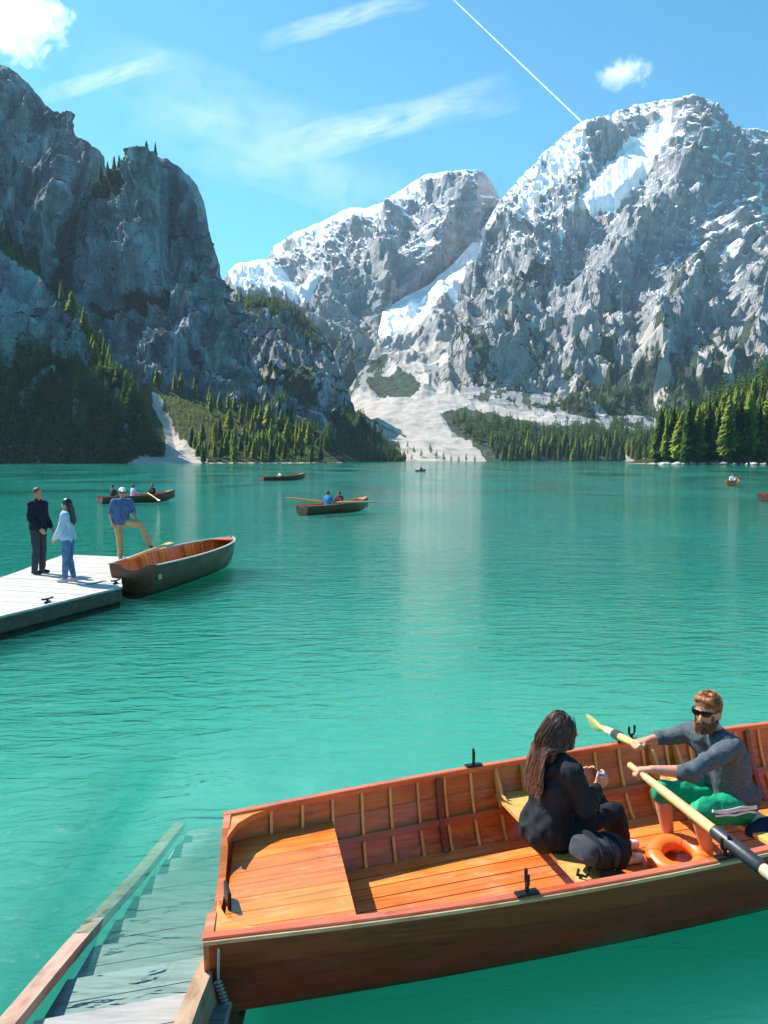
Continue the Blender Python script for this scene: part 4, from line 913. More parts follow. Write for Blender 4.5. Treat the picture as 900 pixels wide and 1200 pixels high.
def body_prims(J, fw, k=1.0, hands=None, up=None, feet=None, female=False):
    """rounded limbs for a whole figure from its joints."""
    P = {a: Vector(b) for a, b in J.items()}; pr = []; hf = frame(J.get('look', fw), J.get('hup', (0, 0, 1))); h = P['head']; rt_ = (P['Rsh'] - P['Lsh']).normalized()
    pr += [('e', h, (.074 * k, .094 * k, .112 * k), hf), ('e', h + hf @ Vector((0, .035, -.065)) * k, (.052 * k, .055 * k, .052 * k), hf), ('c', h + hf @ Vector((0, .088, .012)) * k, .011 * k, h + hf @ Vector((0, .108, -.022)) * k, .014 * k),
           ('e', h + hf @ Vector((.076, -.005, -.012)) * k, (.012 * k, .02 * k, .03 * k), hf), ('e', h + hf @ Vector((-.076, -.005, -.012)) * k, (.012 * k, .02 * k, .03 * k), hf), ('c', h + hf @ Vector((-.02, .088, -.062)) * k, .011 * k, h + hf @ Vector((.02, .088, -.062)) * k, .011 * k)]
    pr += [('c', P['neck'], .056 * k, h + hf @ Vector((0, -.02, -.06)) * k, .052 * k)]
    pr += torso_prims(P, rt_, k, 0.0, female)
    for s in 'LR': pr += arm_prims(P, s, k, 0, 0) + leg_prims(P, s, k, 0, 0)
    for s in 'LR':
        if hands and s in hands: d, pn, sd, c = hands[s]; pr += hand(P[s + 'wr'], d, pn, sd, k, c)
        f = Vector(feet[s] if feet and s in feet else fw).normalized(); an = P[s + 'an']
        pr += [('c', an + Vector((0, 0, -.035 * k)) - f * (.03 * k), .036 * k, an + Vector((0, 0, -.048 * k)) + f * (.13 * k), .027 * k), ('c', an, .037 * k, an + f * (.07 * k) + Vector((0, 0, -.035 * k)), .034 * k)]
    return pr
def torso_prims(P, rt_, k, g, female=False):
    pv, ch, nk = P['pelvis'], P['chest'], P['neck']; ws = pv.lerp(ch, .5); wa = .8 if female else 1.0; pr = []
    for s in (-1, 1):
        pr += [('c', pv + rt_ * (s * .075 * k), .105 * k + g, ws + rt_ * (s * .055 * k * wa), .095 * k * wa + g), ('c', ws + rt_ * (s * .055 * k * wa), .095 * k * wa + g, ch + rt_ * (s * .075 * k), .108 * k * wa + g),
               ('c', ch + rt_ * (s * .075 * k), .105 * k * wa + g, ch.lerp(nk, .55) + rt_ * (s * .09 * k), .07 * k + g)]
    for s in 'LR': pr += [('c', ch.lerp(nk, .75), .062 * k + g, P[s + 'sh'], .056 * k + g), ('c', ch, .09 * k + g, P[s + 'sh'], .056 * k + g)]
    return pr
def arm_prims(P, s, k, g, g2, upto=1.0):
    a, b, c = P[s + 'sh'], P[s + 'el'], P[s + 'wr']
    pr = [('c', a, .053 * k + g, b, .040 * k + g)]
    if upto > 0: m = b.lerp(c, .3); pr += [('c', b, .040 * k + g, b.lerp(c, min(.3, upto)), .041 * k + g2)] + ([('c', m, .041 * k + g, b.lerp(c, upto), (.041 + (.027 - .041) * (upto - .3) / .7) * k + g2)] if upto > .3 else [])
    return pr
def leg_prims(P, s, k, g, g2, upto=1.0):
    a, b, c = P[s + 'hip'], P[s + 'kn'], P[s + 'an']
    pr = [('c', a, .088 * k + g, b, .056 * k + g)]
    if upto > 0: m = b.lerp(c, .3); pr += [('c', b, .054 * k + g, m, .056 * k + g)] + ([('c', m, .056 * k + g, b.lerp(c, upto), .036 * k + g2)] if upto > .3 else [])
    return pr

def strand_mat(name, root, tip):
    t = NT(name); at = t.new('ShaderNodeAttribute', attribute_name='tone'); return t.done(t.principled(t.ramp(at.outputs['Fac'], [(0.0, root), (1.0, tip)]), 0.38, None, 0.5))
def strands(name, paths, mat, parent, r0=.0022, r1=.0012, rg=random):
    """many fine locks of hair in one mesh; paths are lists of world points."""
    vs, fs, tn = [], [], []
    for pth in paths:
        k0 = len(vs); n_ = len(pth); jt = rg.uniform(-.18, .18); up_ = None
        for i, p in enumerate(pth):
            t_ = (pth[min(i + 1, n_ - 1)] - pth[max(i - 1, 0)]).normalized()
            if up_ is None: up_ = t_.orthogonal().normalized()
            up_ = (up_ - t_ * up_.dot(t_)).normalized(); sd_ = t_.cross(up_); r_ = r0 + (r1 - r0) * i / (n_ - 1)
            for a in (0, 2.094, 4.189): vs.append(p + up_ * (r_ * math.cos(a)) + sd_ * (r_ * math.sin(a))); tn.append(min(1, max(0, i / (n_ - 1) + jt)))
        for i in range(n_ - 1):
            for a in range(3): b = (a + 1) % 3; fs.append((k0 + i * 3 + a, k0 + i * 3 + b, k0 + i * 3 + 3 + b, k0 + i * 3 + 3 + a))
    me = np_mesh(name, np.array([tuple(v) for v in vs]), np.array(fs)); me.attributes.new('tone', 'FLOAT', 'POINT').data.foreach_set('value', np.array(tn, np.float32))
    o = link(name, me, mat, parent, True); o.matrix_parent_inverse = (Matrix.Translation(parent.location) @ Matrix.Rotation(parent.rotation_euler.z, 4, 'Z')).inverted(); return o
def long_hair(h, hf, k, count, length, el, wave=.010, back=-.085, rg=random):
    out = []; ih = hf.transposed()
    for _ in range(count):
        a = rg.uniform(-2.45, 2.45); zz = rg.uniform(.05, .98); rr = math.sqrt(max(0, 1 - zz * zz)); q = Vector((el[0] * rr * math.sin(a), -el[1] * rr * math.cos(a), el[2] * zz)); ph = rg.uniform(0, 6.28); fq = rg.uniform(.55, .9); L_ = length * rg.uniform(.72, 1.05); pth = []; st = .022; n_ = int((L_ + .16 * zz) / st); dr = Vector((rg.uniform(-.12, .12), rg.uniform(-.1, .05), 0)); sp = rg.uniform(1.0, 1.12)
        for i in range(n_):
            d_ = Vector((0, 0, -1)) + dr * (.3 + i * .04) + Vector((math.sin(ph + i * fq) * wave, math.cos(ph + i * fq) * wave, 0)) / st * .5
            if q.z > -.04: d_ += Vector((0, -.35, 0))
            q = q + d_.normalized() * st; e_ = math.sqrt((q.x / el[0]) ** 2 + (q.y / el[1]) ** 2 + (q.z / el[2]) ** 2)
            if e_ < sp: q = q * (sp / max(e_, .2))
            if q.z < -.10 and q.y > back - .02 * sp: q.y = back - .02 * sp + (q.y - back) * .15
            pth.append(h + hf @ (q * k))
        if len(pth) > 3: out.append(pth)
    return out

# ---- woman sitting with her back to us in the near boat
J = dict(pelvis=bw(1.97, .0, .385), chest=bw(2.03, .0, .655), neck=bw(2.06, .0, .825), head=bw(2.075, -.005, .968), Lsh=bw(2.045, .165, .765), Rsh=bw(2.045, -.165, .775),
         Lel=bw(2.10, .23, .54), Lwr=bw(2.27, .10, .60), Rel=bw(2.13, -.21, .55), Rwr=bw(2.29, -.045, .600), Lhip=bw(2.0, .09, .36), Rhip=bw(2.0, -.09, .36), Lkn=bw(2.43, .14, .43), Rkn=bw(2.43, -.06, .44),
         Lan=bw(2.66, .20, .10), Ran=bw(2.58, .04, .095), look=bw(3, -.12, 0) - bw(2, 0, 0) + Vector((0, 0, -.1)))
fw = bw(1, 0, 0) - bw(0, 0, 0); P = {a: Vector(b) for a, b in J.items()}; rt_ = (P['Rsh'] - P['Lsh']).normalized(); UP = Vector((0, 0, 1))
wm = thing('person', 'woman in a black hoodie with long brown hair sitting in the foreground boat', 'person', bw(1.97, 0, .28))
blob('body', body_prims(J, fw, .92, {'L': (fw + UP * .5, -rt_ * -1 + UP * .2, UP, .55), 'R': (fw + UP * .6, -rt_ + UP * .1, UP, .55)}, female=True), M['skin'], wm, .0065, 3)
hd = blob('hoodie', torso_prims(P, rt_, .92, .022) + arm_prims(P, 'L', .92, .022, .018, .9) + arm_prims(P, 'R', .92, .022, .018, .9) + [('c', P['pelvis'] + rt_ * .07, .122, P['pelvis'] - rt_ * .07, .122), ('c', P['pelvis'] + rt_ * .05 - fw * .02 - UP * .03, .118, P['pelvis'] - rt_ * .05 - fw * .02 - UP * .03, .118)], M['black_cloth'], wm, .008, 4, .017, 13, 2.0, (1, 1, .6))
blob('hood', [('c', P['neck'] - fw * .085 + rt_ * a_ - UP * (.045 + .03 * (1 - abs(a_) / .1)), .036, P['neck'] - fw * .10 + rt_ * a_ * .5 - UP * (.10 + .03 * (1 - abs(a_) / .1)), .04) for a_ in (-.1, -.05, 0, .05, .1)], M['black_cloth'], wm, .009, 5, .006, 16)
blob('trousers', leg_prims(P, 'L', .92, .010, .014, .95) + leg_prims(P, 'R', .92, .010, .014, .95) + [('c', P['Lhip'], .10, P['Rhip'], .10)], M['black_cloth'], wm, .009, 4, .008, 14, 4.0)
M['shoe_white'] = plain('white_shoe', (0.62, 0.58, 0.58), 0.7, 0.3, 0.1, 30)
for s in 'LR': blob('shoe', [('c', P[s + 'an'] + UP * -.03 - fw * .025, .040, P[s + 'an'] - UP * .042 + fw * .11, .033)], M['shoe_white'], wm, .008, 3)
hf = frame(J['look'], (0, 0, 1)); h = P['head']; pr = [('e', h + hf @ Vector((0, -.018, .018)), (.080, .092, .102), hf)]
for a in np.linspace(-1, 1, 7): pr.append(('c', h + hf @ Vector((a * .068, -.045 - .03 * (1 - a * a), .02)), .026, h + hf @ Vector((a * .075, -.085 - .03 * (1 - a * a), -.20)), .022))
hb = blob('hair', pr, M['hair_brown'], wm, .007, 3, .004, 42, 6.0, (1, 1, .16))
M['hair_strand'] = strand_mat('hair_strand_brown', (0.030, 0.014, 0.010), (0.26, 0.125, 0.085))
lk = strands('hair_locks', long_hair(h + hf @ Vector((0, -.012, .012)), hf, 1.0, 900, .40, (.084, .098, .108), .012, -.105), M['hair_strand'], wm, .0030, .0016)

cup = thing('paper_cup', 'small blue and white cup in the seated woman\'s hand', 'cup', bw(2.345, -.03, .615))
for z0, z1, r0, r1, mt, nm in ((0, .025, .017, .019, 'white_cloth', 'base'), (.025, .068, .0195, .022, 'phone_blue', 'sleeve')): MB().tube([(0, 0, z0), (0, 0, z1)], [r0, r1], 14).build(nm, M[mt], cup, True)

# ---- black backpack on the near end of her thwart
bp = thing('backpack', 'black and charcoal backpack leaning on the thwart beside the woman', 'backpack', bw(2.1, -.34, .29))
A = bw(2.10, -.345, .30); ax = (fw * .8 - UP * .28 - rt_ * .15).normalized(); sdw = rt_
M['bag_grey'] = cloth('bag_grey', (0.045, 0.050, 0.060), 0.8, 0.15, 30)
def pack(name, c, axis, wd, up_, prof, mat, nseg=28, sq=3.2, parent=bp):
    """soft box: prof = (along, half width, half height, lift) stations, rounded-rectangle sections."""
    prof = [(a_ * .84, b_ * .80, c_ * .80, d_ * .8) for a_, b_, c_, d_ in prof]
    axis = Vector(axis).normalized(); wd = Vector(wd); wd = (wd - axis * wd.dot(axis)).normalized(); nn = axis.cross(wd)
    if nn.dot(Vector(up_)) < 0: nn = -nn
    loops = []
    for al, hw, hh, lf_ in prof:
        lp = []
        for k_ in range(nseg):
            a_ = 2 * math.pi * k_ / nseg; ca_, sa_ = math.cos(a_), math.sin(a_); r_ = (abs(ca_) ** sq + abs(sa_) ** sq) ** (-1 / sq)
            q_ = c + axis * al + wd * (hw * r_ * ca_) + nn * (hh * r_ * sa_ + lf_); r2 = 1 + .05 * float(perlin(np.array(q_) * 9)) + .03 * float(perlin(np.array(q_) * 24)); lp.append(c + axis * al + (q_ - c - axis * al) * r2)
        loops.append(lp)
    return put(MB().sweep(loops), name, mat, parent, True)
C0 = A + UP * .070 + sdw * .02
pb = pack('bag_body', C0, ax, sdw, UP, [(-.185, .03, .02, 0), (-.18, .09, .06, 0), (-.15, .125, .085, 0), (-.05, .135, .10, 0), (.06, .135, .105, .005), (.13, .125, .10, .01), (.155, .09, .07, .01), (.16, .03, .02, .01)], M['bag_grey'])
pack('bag_flap', C0 + UP * .01, ax, sdw, UP, [(.085, .05, .05, 0), (.09, .13, .11, .012), (.14, .145, .118, .015), (.19, .135, .11, .01), (.215, .09, .07, .0), (.22, .03, .02, 0)], M['black_cloth'])
pack('pocket', C0 + sdw * .09 - UP * .01, ax, UP, sdw, [(-.10, .03, .01, 0), (-.095, .055, .035, 0), (-.02, .065, .042, 0), (.05, .06, .038, 0), (.06, .03, .01, 0)], M['black_cloth'])
for e in (-.06, .03): put(MB().bar([A + ax * e + (sdw * (.02 + math.cos(a) * .118) + UP * (.070 + math.sin(a) * .096)) for a in np.linspace(-.9, 2.6, 14)], .03, .010, tuple(ax)), 'strap', M['black_cloth'], bp, True)
put(MB().tube([A - ax * .10 + sdw * .08 + UP * .0, A - ax * .15 + sdw * .1 - UP * .055, A - ax * .19 + sdw * .06 - UP * .065, A - ax * .15 + sdw * .02 - UP * .05], .009, 7), 'strap', M['black_cloth'], bp, True)
for q in (.0, .1): blob('buckle_pouch', [('c', A + sdw * .14 - UP * .01 + ax * (q - .02), .035, A + sdw * .15 - UP * .02 + ax * (q + .04), .03)], M['black_cloth'], bp, .009, 3)

# ---- man rowing
fm = -fw; lf = bw(0, -1, 0) - bw(0, 0, 0)           # his left is the near side
J = dict(pelvis=bw(3.36, -.02, .385), chest=bw(3.29, -.01, .665), neck=bw(3.225, -.01, .83), head=bw(3.155, -.02, .985), Lsh=bw(3.20, -.19, .80), Rsh=bw(3.205, .185, .775),
         Lel=bw(2.85, -.235, .695), Lwr=bw(2.635, -.135, .705), Rel=bw(3.05, .30, .72), Rwr=bw(2.925, .30, .715), Lhip=bw(3.32, -.11, .36), Rhip=bw(3.32, .09, .36), Lkn=bw(2.98, -.17, .40), Rkn=bw(2.925, .13, .42),
         Lan=bw(3.07, -.15, .10), Ran=bw(2.98, .12, .10), look=fm + lf * .42 - UP * .12)
P = {a: Vector(b) for a, b in J.items()}; rt_ = (P['Rsh'] - P['Lsh']).normalized()
mn = thing('person', 'bearded man in grey sweater and green striped shorts rowing the foreground boat', 'person', bw(3.36, 0, .28))
blob('body', body_prims(J, fm, .98, {'L': (P['Lwr'] - P['Lel'] + fm * .05 - UP * .02, -UP + fm * .2, -lf * 1.0 + fm * .2, .95), 'R': (P['Rwr'] - P['Rel'] + fm * .1, -UP + fm * .2, lf, .95)}, feet={'L': fm * .9 + lf * .35, 'R': fm}), M['skin'], mn, .0065, 3)
blob('sweater', torso_prims(P, rt_, .98, .024) + arm_prims(P, 'L', .98, .018, .016, .18) + arm_prims(P, 'R', .98, .018, .016, .18) + [('c', P['neck'] - UP * .02 + rt_ * .02, .066, P['neck'] - UP * .02 - rt_ * .02, .066), ('c', P['pelvis'] + rt_ * .07 + UP * .03, .135, P['pelvis'] - rt_ * .07 + UP * .03, .135)], M['sweater'], mn, .009, 5, .012, 12, 1.0, (1, 1, .7))
sh = blob('shorts', leg_prims(P, 'L', .98, .022, 0, 0) + leg_prims(P, 'R', .98, .022, 0, 0) + [('c', P['Lhip'], .118, P['Rhip'], .118), ('c', P['Lkn'].lerp(P['Lhip'], .12), .080, P['Lhip'], .115), ('c', P['Rkn'].lerp(P['Rhip'], .12), .080, P['Rhip'], .115), ('c', P['pelvis'] - UP * .02, .14, P['pelvis'] - UP * .04, .14)], M['green_shorts'], mn, .008, 3, .012, 14, 7.0)
bpy.context.view_layer.update()
inv = sh.matrix_world.inverted()
for q in (-1, 0, 1):
    pts = []
    for t_ in np.linspace(0, 1, 16):
        c = P['Lhip'].lerp(P['Lkn'], -.25 + t_ * 1.12) + (lf * .9 + UP * (.22 + q * .17)).normalized() * .2
        ok, loc, nor, _i = sh.closest_point_on_mesh(inv @ c); pts.append(sh.matrix_world @ loc + nor * .002)
    for _ in range(4): pts = [pts[0]] + [(pts[i - 1] + pts[i] * 2 + pts[i + 1]) / 4 for i in range(1, 15)] + [pts[15]]
    pts = [p_ + (lf * .9 + UP * .3).normalized() * .006 for p_ in pts]
    put(MB().bar(pts, .012, .008, tuple((lf * .93 + UP * .3).normalized())), 'stripe', M['white_cloth'], sh)
hf = frame(J['look'], (0, 0, 1)); h = P['head']
def hp(x, y, z): return h + hf @ Vector((x, y, z))
blob('hair', [('e', hp(0, -.016, .042), (.077, .090, .080), hf), ('c', hp(-.042, .050, .092), .026, hp(.042, .050, .096), .026), ('c', hp(-.035, .0, .108), .026, hp(.035, .0, .108), .026), ('c', hp(-.072, -.01, .0), .014, hp(-.07, -.02, .05), .02), ('c', hp(.072, -.01, .0), .014, hp(.07, -.02, .05), .02)], M['hair_ginger'], mn, .0055, 2, .003, 60, 2.0, (1, 1, .6))
M['ginger_strand'] = strand_mat('ginger_strand', (0.16, 0.05, 0.016), (0.52, 0.20, 0.06)); M['beard_strand'] = strand_mat('beard_strand', (0.12, 0.042, 0.018), (0.26, 0.10, 0.04)); pth = []
for _ in range(650):
    a = random.uniform(-3.14, 3.14); zz = random.uniform(.15, 1.0); rr = math.sqrt(1 - zz * zz); n_ = Vector((rr * math.sin(a), rr * math.cos(a), zz)); q = Vector((.077 * n_.x, -.014 + .092 * n_.y, .040 + .086 * n_.z)); L_ = .012 + .026 * max(0, zz - .3); d_ = (n_ * .7 + Vector((.35, .25, .25)) * zz + Vector((random.uniform(-.4, .4), random.uniform(-.4, .4), 0))).normalized(); pth.append([hp(*(q + d_ * (L_ * j / 3) + Vector((0, 0, -.004)) * (j * j / 3))) for j in range(4)])
strands('hair_strands', pth, M['ginger_strand'], mn, .0022, .0014)
blob('beard', [('c', hp(-.06, .012, -.05), .019, hp(-.042, .062, -.10), .024), ('c', hp(.06, .012, -.05), .019, hp(.042, .062, -.10), .024), ('c', hp(-.042, .062, -.10), .024, hp(.042, .062, -.10), .024), ('c', hp(0, .078, -.10), .024, hp(0, .074, -.115), .020), ('c', hp(-.03, .092, -.048), .010, hp(.03, .092, -.048), .010), ('c', hp(-.032, .09, -.05), .010, hp(-.04, .07, -.09), .014), ('c', hp(.032, .09, -.05), .010, hp(.04, .07, -.09), .014)], M['beard'], mn, .0055, 2, .003, 50, 3.0)
pth = []
for _ in range(420):
    a = random.uniform(-1.25, 1.25); zz = random.uniform(-.045, -.118) if abs(a) < .9 else random.uniform(-.0, -.09); q = Vector((.068 * math.sin(a), .012 + .085 * math.cos(a), zz)); d_ = Vector((math.sin(a) * .5, math.cos(a) * .6, -.9)).normalized(); pth.append([hp(*(q + d_ * (.014 * j / 2) + Vector((random.uniform(-.002, .002), 0, 0)))) for j in range(3)])
strands('beard_strands', pth, M['beard_strand'], mn, .002, .001)
mb = MB()
for s in (-1, 1):
    mb.sweep([[hp(s * .034 + a * .031, .092 - abs(s * .034 + a * .031) * .18 + e, .018 + b * .020) for a, b in ((-1, .8), (1, .9), (1.05, -.2), (.5, -1), (-.5, -1), (-1, -.2))] for e in (0, .008)])
    mb.bar([hp(s * .066, .082, .026), hp(s * .082, .05, .026), hp(s * .083, -.02, .02)], .006, .010)
mb.bar([hp(-.01, .1, .026), hp(.01, .1, .026)], .006, .008); put(mb, 'sunglasses', M['glass_dark'], mn)

# dark clothes lying over the rower's seat
bl = thing('jacket', 'dark blue jacket draped over the rower\'s seat', 'jacket', bw(3.46, -.22, .29))
blob('cloth', [('c', bw(3.30, -.27, .27), .045, bw(3.52, -.24, .29), .05), ('c', bw(3.46, -.36, .27), .04, bw(3.62, -.28, .22), .05), ('c', bw(3.56, -.36, .16), .045, bw(3.50, -.40, .08), .04), ('c', bw(3.40, -.34, .25), .045, bw(3.45, -.42, .12), .04), ('c', bw(3.52, -.34, .2), .05, bw(3.54, -.38, .10), .045)], M['dark_blue_cloth'], bl, .010, 6, .012, 12, 8.0)

# ---- people on the dock
def stand(name_label, foot, fwd, hgt, mats, pose=None, extra=None):
    """standing figure; foot on the ground between the feet."""
    f = Vector((fwd[0], fwd[1], 0)).normalized(); s = f.cross(UP); k = hgt / 1.75; g = Vector(foot)
    def L(x, y, z): return g + s * (x * k) + f * (y * k) + UP * (z * k)
    J = dict(pelvis=L(0, 0, .95), chest=L(0, 0, 1.25), neck=L(0, -.01, 1.46), head=L(0, .02, 1.62), Lsh=L(-.185, 0, 1.40), Rsh=L(.185, 0, 1.40), Lel=L(-.24, -.03, 1.12), Rel=L(.24, -.03, 1.12), Lwr=L(-.23, .08, .88), Rwr=L(.23, .08, .88),
             Lhip=L(-.09, 0, .92), Rhip=L(.09, 0, .92), Lkn=L(-.10, .02, .50), Rkn=L(.10, .02, .50), Lan=L(-.11, -.02, .085), Ran=L(.11, -.02, .085), look=f)
    if pose: J.update({a: (L(*b) if len(b) == 3 and a != 'look' else b) for a, b in pose.items()})
    P = {a: Vector(b) for a, b in J.items()}; rt_ = (P['Rsh'] - P['Lsh']).normalized()
    r = thing('person', name_label, 'person', g)
    blob('body', body_prims(J, f, k, {'L': (P['Lwr'] - P['Lel'], s, f, .35), 'R': (P['Rwr'] - P['Rel'], -s, f, .35)}, feet=pose.get('feet') if pose and 'feet' in pose else None), M['skin_tan'], r, .012, 3)
    return r, P, J, rt_, L, k, f
# man in the navy jacket
g = on_level(46, 672.5, DZ)
r, P, J, rt_, L, k, f = stand('man in navy jacket and dark trousers standing on the dock', g, (.9, -.28), 1.78, None, dict(Rel=(.25, .02, 1.13), Rwr=(.20, .20, .93), Lel=(-.24, 0, 1.12), Lwr=(-.18, .18, .92)))
blob('jacket', torso_prims(P, rt_, k, .03) + arm_prims(P, 'L', k, .024, .02, .92) + arm_prims(P, 'R', k, .024, .02, .92) + [('c', P['neck'] - rt_ * .03, .07, P['neck'] + rt_ * .03, .07)], M['navy'], r, .013, 4, .012, 9, 1.0)
blob('trousers', leg_prims(P, 'L', k, .018, .026, .97) + leg_prims(P, 'R', k, .018, .026, .97) + [('c', P['Lhip'], .11, P['Rhip'], .11)], M['charcoal'], r, .013, 4, .008, 9, 2.0)
for s in 'LR': blob('shoe', [('c', P[s + 'an'] - UP * .035 - f * .03, .045, P[s + 'an'] - UP * .045 + f * .15, .036)], M['shoe_black'], r, .012, 3)
h = P['head']; hf = frame(J['look'], (0, 0, 1)); blob('hair', [('e', hp(0, -.02, .035), (.082, .092, .092), hf)], plain('hair_short', (0.10, 0.06, 0.035), 0.6, 0.4, 0.4, 60), r, .012, 2)
MB().box((0, 0, 0), (.05, .02, .05)).build('badge', M['white_cloth'], r).location = P['Rsh'] - Vector(r.location) + rt_ * .065 - UP * .06
# woman in the denim jacket
g = on_level(81, 682, DZ)
r, P, J, rt_, L, k, f = stand('woman in pale denim jacket and jeans with long black hair on the dock', g, (-.93, .02), 1.60, None, dict(Rel=(.22, .06, 1.12), Rwr=(.10, .24, .92), Lel=(-.22, .06, 1.12), Lwr=(-.06, .26, .90), Lan=(-.09, .05, .085), Ran=(.10, -.06, .085)))
blob('jacket', torso_prims(P, rt_, k, .032, True) + arm_prims(P, 'L', k, .026, .022, .92) + arm_prims(P, 'R', k, .026, .022, .92), M['denim_light'], r, .013, 4, .012, 10, 3.0)
blob('jeans', leg_prims(P, 'L', k, .016, .016, .95) + leg_prims(P, 'R', k, .016, .016, .95) + [('c', P['Lhip'], .108, P['Rhip'], .108)], M['denim'], r, .013, 4, .006, 9, 2.5)
for s in 'LR': blob('shoe', [('c', P[s + 'an'] - UP * .035 - f * .03, .042, P[s + 'an'] - UP * .045 + f * .13, .034)], M['shoe_pale'], r, .012, 3)
h = P['head']; hf = frame(J['look'], (0, 0, 1))
blob('hair', [('e', hp(0, -.02, .03), (.088, .098, .098), hf)] + [('c', hp(a * .07, -.06, .0), .035, hp(a * .09, -.13, -.36 + .05 * abs(a)), .03) for a in np.linspace(-1, 1, 5)], M['hair_black'], r, .012, 3, .008, 20, 1.0, (1, 1, .3))
blob('scarf', [('c', P['neck'] - rt_ * .05 + f * .05, .05, P['chest'] - rt_ * .05 + f * .13, .04), ('c', P['neck'] + rt_ * .05 + f * .05, .05, P['chest'] + rt_ * .04 + f * .13 - UP * .15, .035)], M['hair_ends'], r, .013, 3)
# man with the pale cap, one foot on the boat
g = on_level(140, 655.5, DZ) + Vector((.10, -.12, 0))
ft = on_level(167, 641, .60) - g
fdir = Vector((ft.x, ft.y * .35, 0)).normalized(); ff = (.35, -.94)
fv = Vector((ff[0], ff[1], 0)).normalized(); sv = fv.cross(UP); kk = 1.70 / 1.75
fx, fy = ft.dot(sv) / kk, ft.dot(fv) / kk
r, P, J, rt_, L, k, f = stand('man in white cap, blue shirt and khaki trousers resting a foot on the moored boat', g, ff, 1.70, None,
    dict(Lan=(-.60, .52, .385), Lkn=(-.42, .36, .86), Ran=(.04, 0, .085), Rkn=(.05, .03, .5), Lel=(-.27, .05, 1.16), Lwr=(-.33, .22, .98), Rel=(.24, -.05, 1.14), Rwr=(.22, .05, .92), chest=(-.02, .05, 1.25), neck=(-.03, .06, 1.45), head=(-.03, .09, 1.61), Lsh=(-.20, .04, 1.39), Rsh=(.16, .05, 1.39)))
blob('shirt', torso_prims(P, rt_, k, .028) + arm_prims(P, 'L', k, .028, .02, 0) + arm_prims(P, 'R', k, .028, .02, 0) + [('c', P['pelvis'] - rt_ * .06, .135, P['pelvis'] + rt_ * .06, .135)], M['shirt_blue'], r, .013, 4, .012, 9, 4.0)
blob('trousers', leg_prims(P, 'L', k, .018, .026, .95) + leg_prims(P, 'R', k, .018, .026, .95) + [('c', P['Lhip'], .112, P['Rhip'], .112)], M['khaki'], r, .013, 4, .008, 9, 5.0)
for s in 'LR': blob('shoe', [('c', P[s + 'an'] - UP * .035 - f * .03, .045, P[s + 'an'] - UP * .045 + f * .15 - rt_ * (.06 if s == 'L' else 0), .036)], M['shoe_black'], r, .012, 3)
h = P['head']; hf = frame(J['look'], (0, 0, 1)); blob('cap', [('e', hp(0, -.01, .06), (.086, .10, .07), hf), ('c', hp(-.04, .1, .045), .014, hp(.04, .1, .045), .014), ('c', hp(-.03, .14, .035), .010, hp(.03, .14, .035), .010), ('c', hp(0, .09, .05), .03, hp(0, .13, .038), .012)], M['white_cloth'], r, .010, 3)
put(MB().bar([hp(-.075, .05, .012), hp(-.05, .092, .012), hp(.05, .092, .012), hp(.075, .05, .012)], .012, .035), 'sunglasses', M['glass_dark'], r)

# ------------------------------------------------------------------ boats far out on the lake
def far_person(label, p, fwd, shirt, k=1.0, row=None, hair='hair_brown', legs='charcoal'):
    """person sitting on a thwart at p."""
    f = Vector((fwd[0], fwd[1], 0)).normalized(); s = f.cross(UP); g = Vector(p)
    def L(x, y, z): return g + s * (x * k) + f * (y * k) + UP * (z * k)
    w = row or (.18, .35, .25)
    J = dict(pelvis=L(0, 0, .10), chest=L(0, .04, .38), neck=L(0, .05, .57), head=L(0, .08, .72), Lsh=L(-.185, .05, .51), Rsh=L(.185, .05, .51), Lel=L(-.25, .18, .30), Rel=L(.25, .18, .30), Lwr=L(-w[0], w[1], w[2]), Rwr=L(w[0], w[1], w[2]), Lhip=L(-.09, 0, .08), Rhip=L(.09, 0, .08), Lkn=L(-.11, .40, .12), Rkn=L(.11, .40, .12), Lan=L(-.11, .45, -.2), Ran=L(.11, .45, -.2), look=f)
    P = {a: Vector(b) for a, b in J.items()}; rt_ = (P['Rsh'] - P['Lsh']).normalized(); r = thing('person', label, 'person', g)
    blob('body', body_prims(J, f, k, {'L': (f, -UP, s, .8), 'R': (f, -UP, -s, .8)}), M['skin_tan'], r, .022, 2)
    blob('shirt', torso_prims(P, rt_, k, .03) + arm_prims(P, 'L', k, .02, .02, .7) + arm_prims(P, 'R', k, .02, .02, .7), M[shirt], r, .024, 2)
    blob('trousers', leg_prims(P, 'L', k, .02, .02, .95) + leg_prims(P, 'R', k, .02, .02, .95) + [('c', P['Lhip'], .11, P['Rhip'], .11)], M[legs], r, .024, 2)
    hf_ = frame(f, (0, 0, 1)); h_ = P['head']
    blob('hair', [('e', h_ + hf_ @ Vector((0, -.02, .03)), (.085, .096, .098), hf_)], M[hair], r, .022, 2)
    return r
def far_boat(label, a, b, scale, mats=None, lift=.05):
    a = on_level(a[0], a[1], 0); b = on_level(b[0], b[1], 0); hl = Hull(scale, 0, lift, .25); hd_ = math.atan2(b.y - a.y, b.x - a.x)
    r = make_boat('rowing_boat', label, a, hd_, hl, 0, mats, 'rowing boats out on the lake'); d = Vector((math.cos(hd_), math.sin(hd_), 0)); n_ = Vector((-d.y, d.x, 0))
    return r, (lambda s, l, z: Vector(a) + d * (s * scale) + n_ * (l * scale) + UP * (z * scale)), d, n_
lite = dict(rail='gunwale', rub='rub', out='hull_black')
r, q, d, n_ = far_boat('dark rowing boat with three people passing behind the dock', (117, 589), (211, 585.5), .70, lite)
far_person('passenger in grey at the left end of the boat behind the dock', q(1.1, 0, .3), d, 'charcoal', 1, None, 'hair_black')
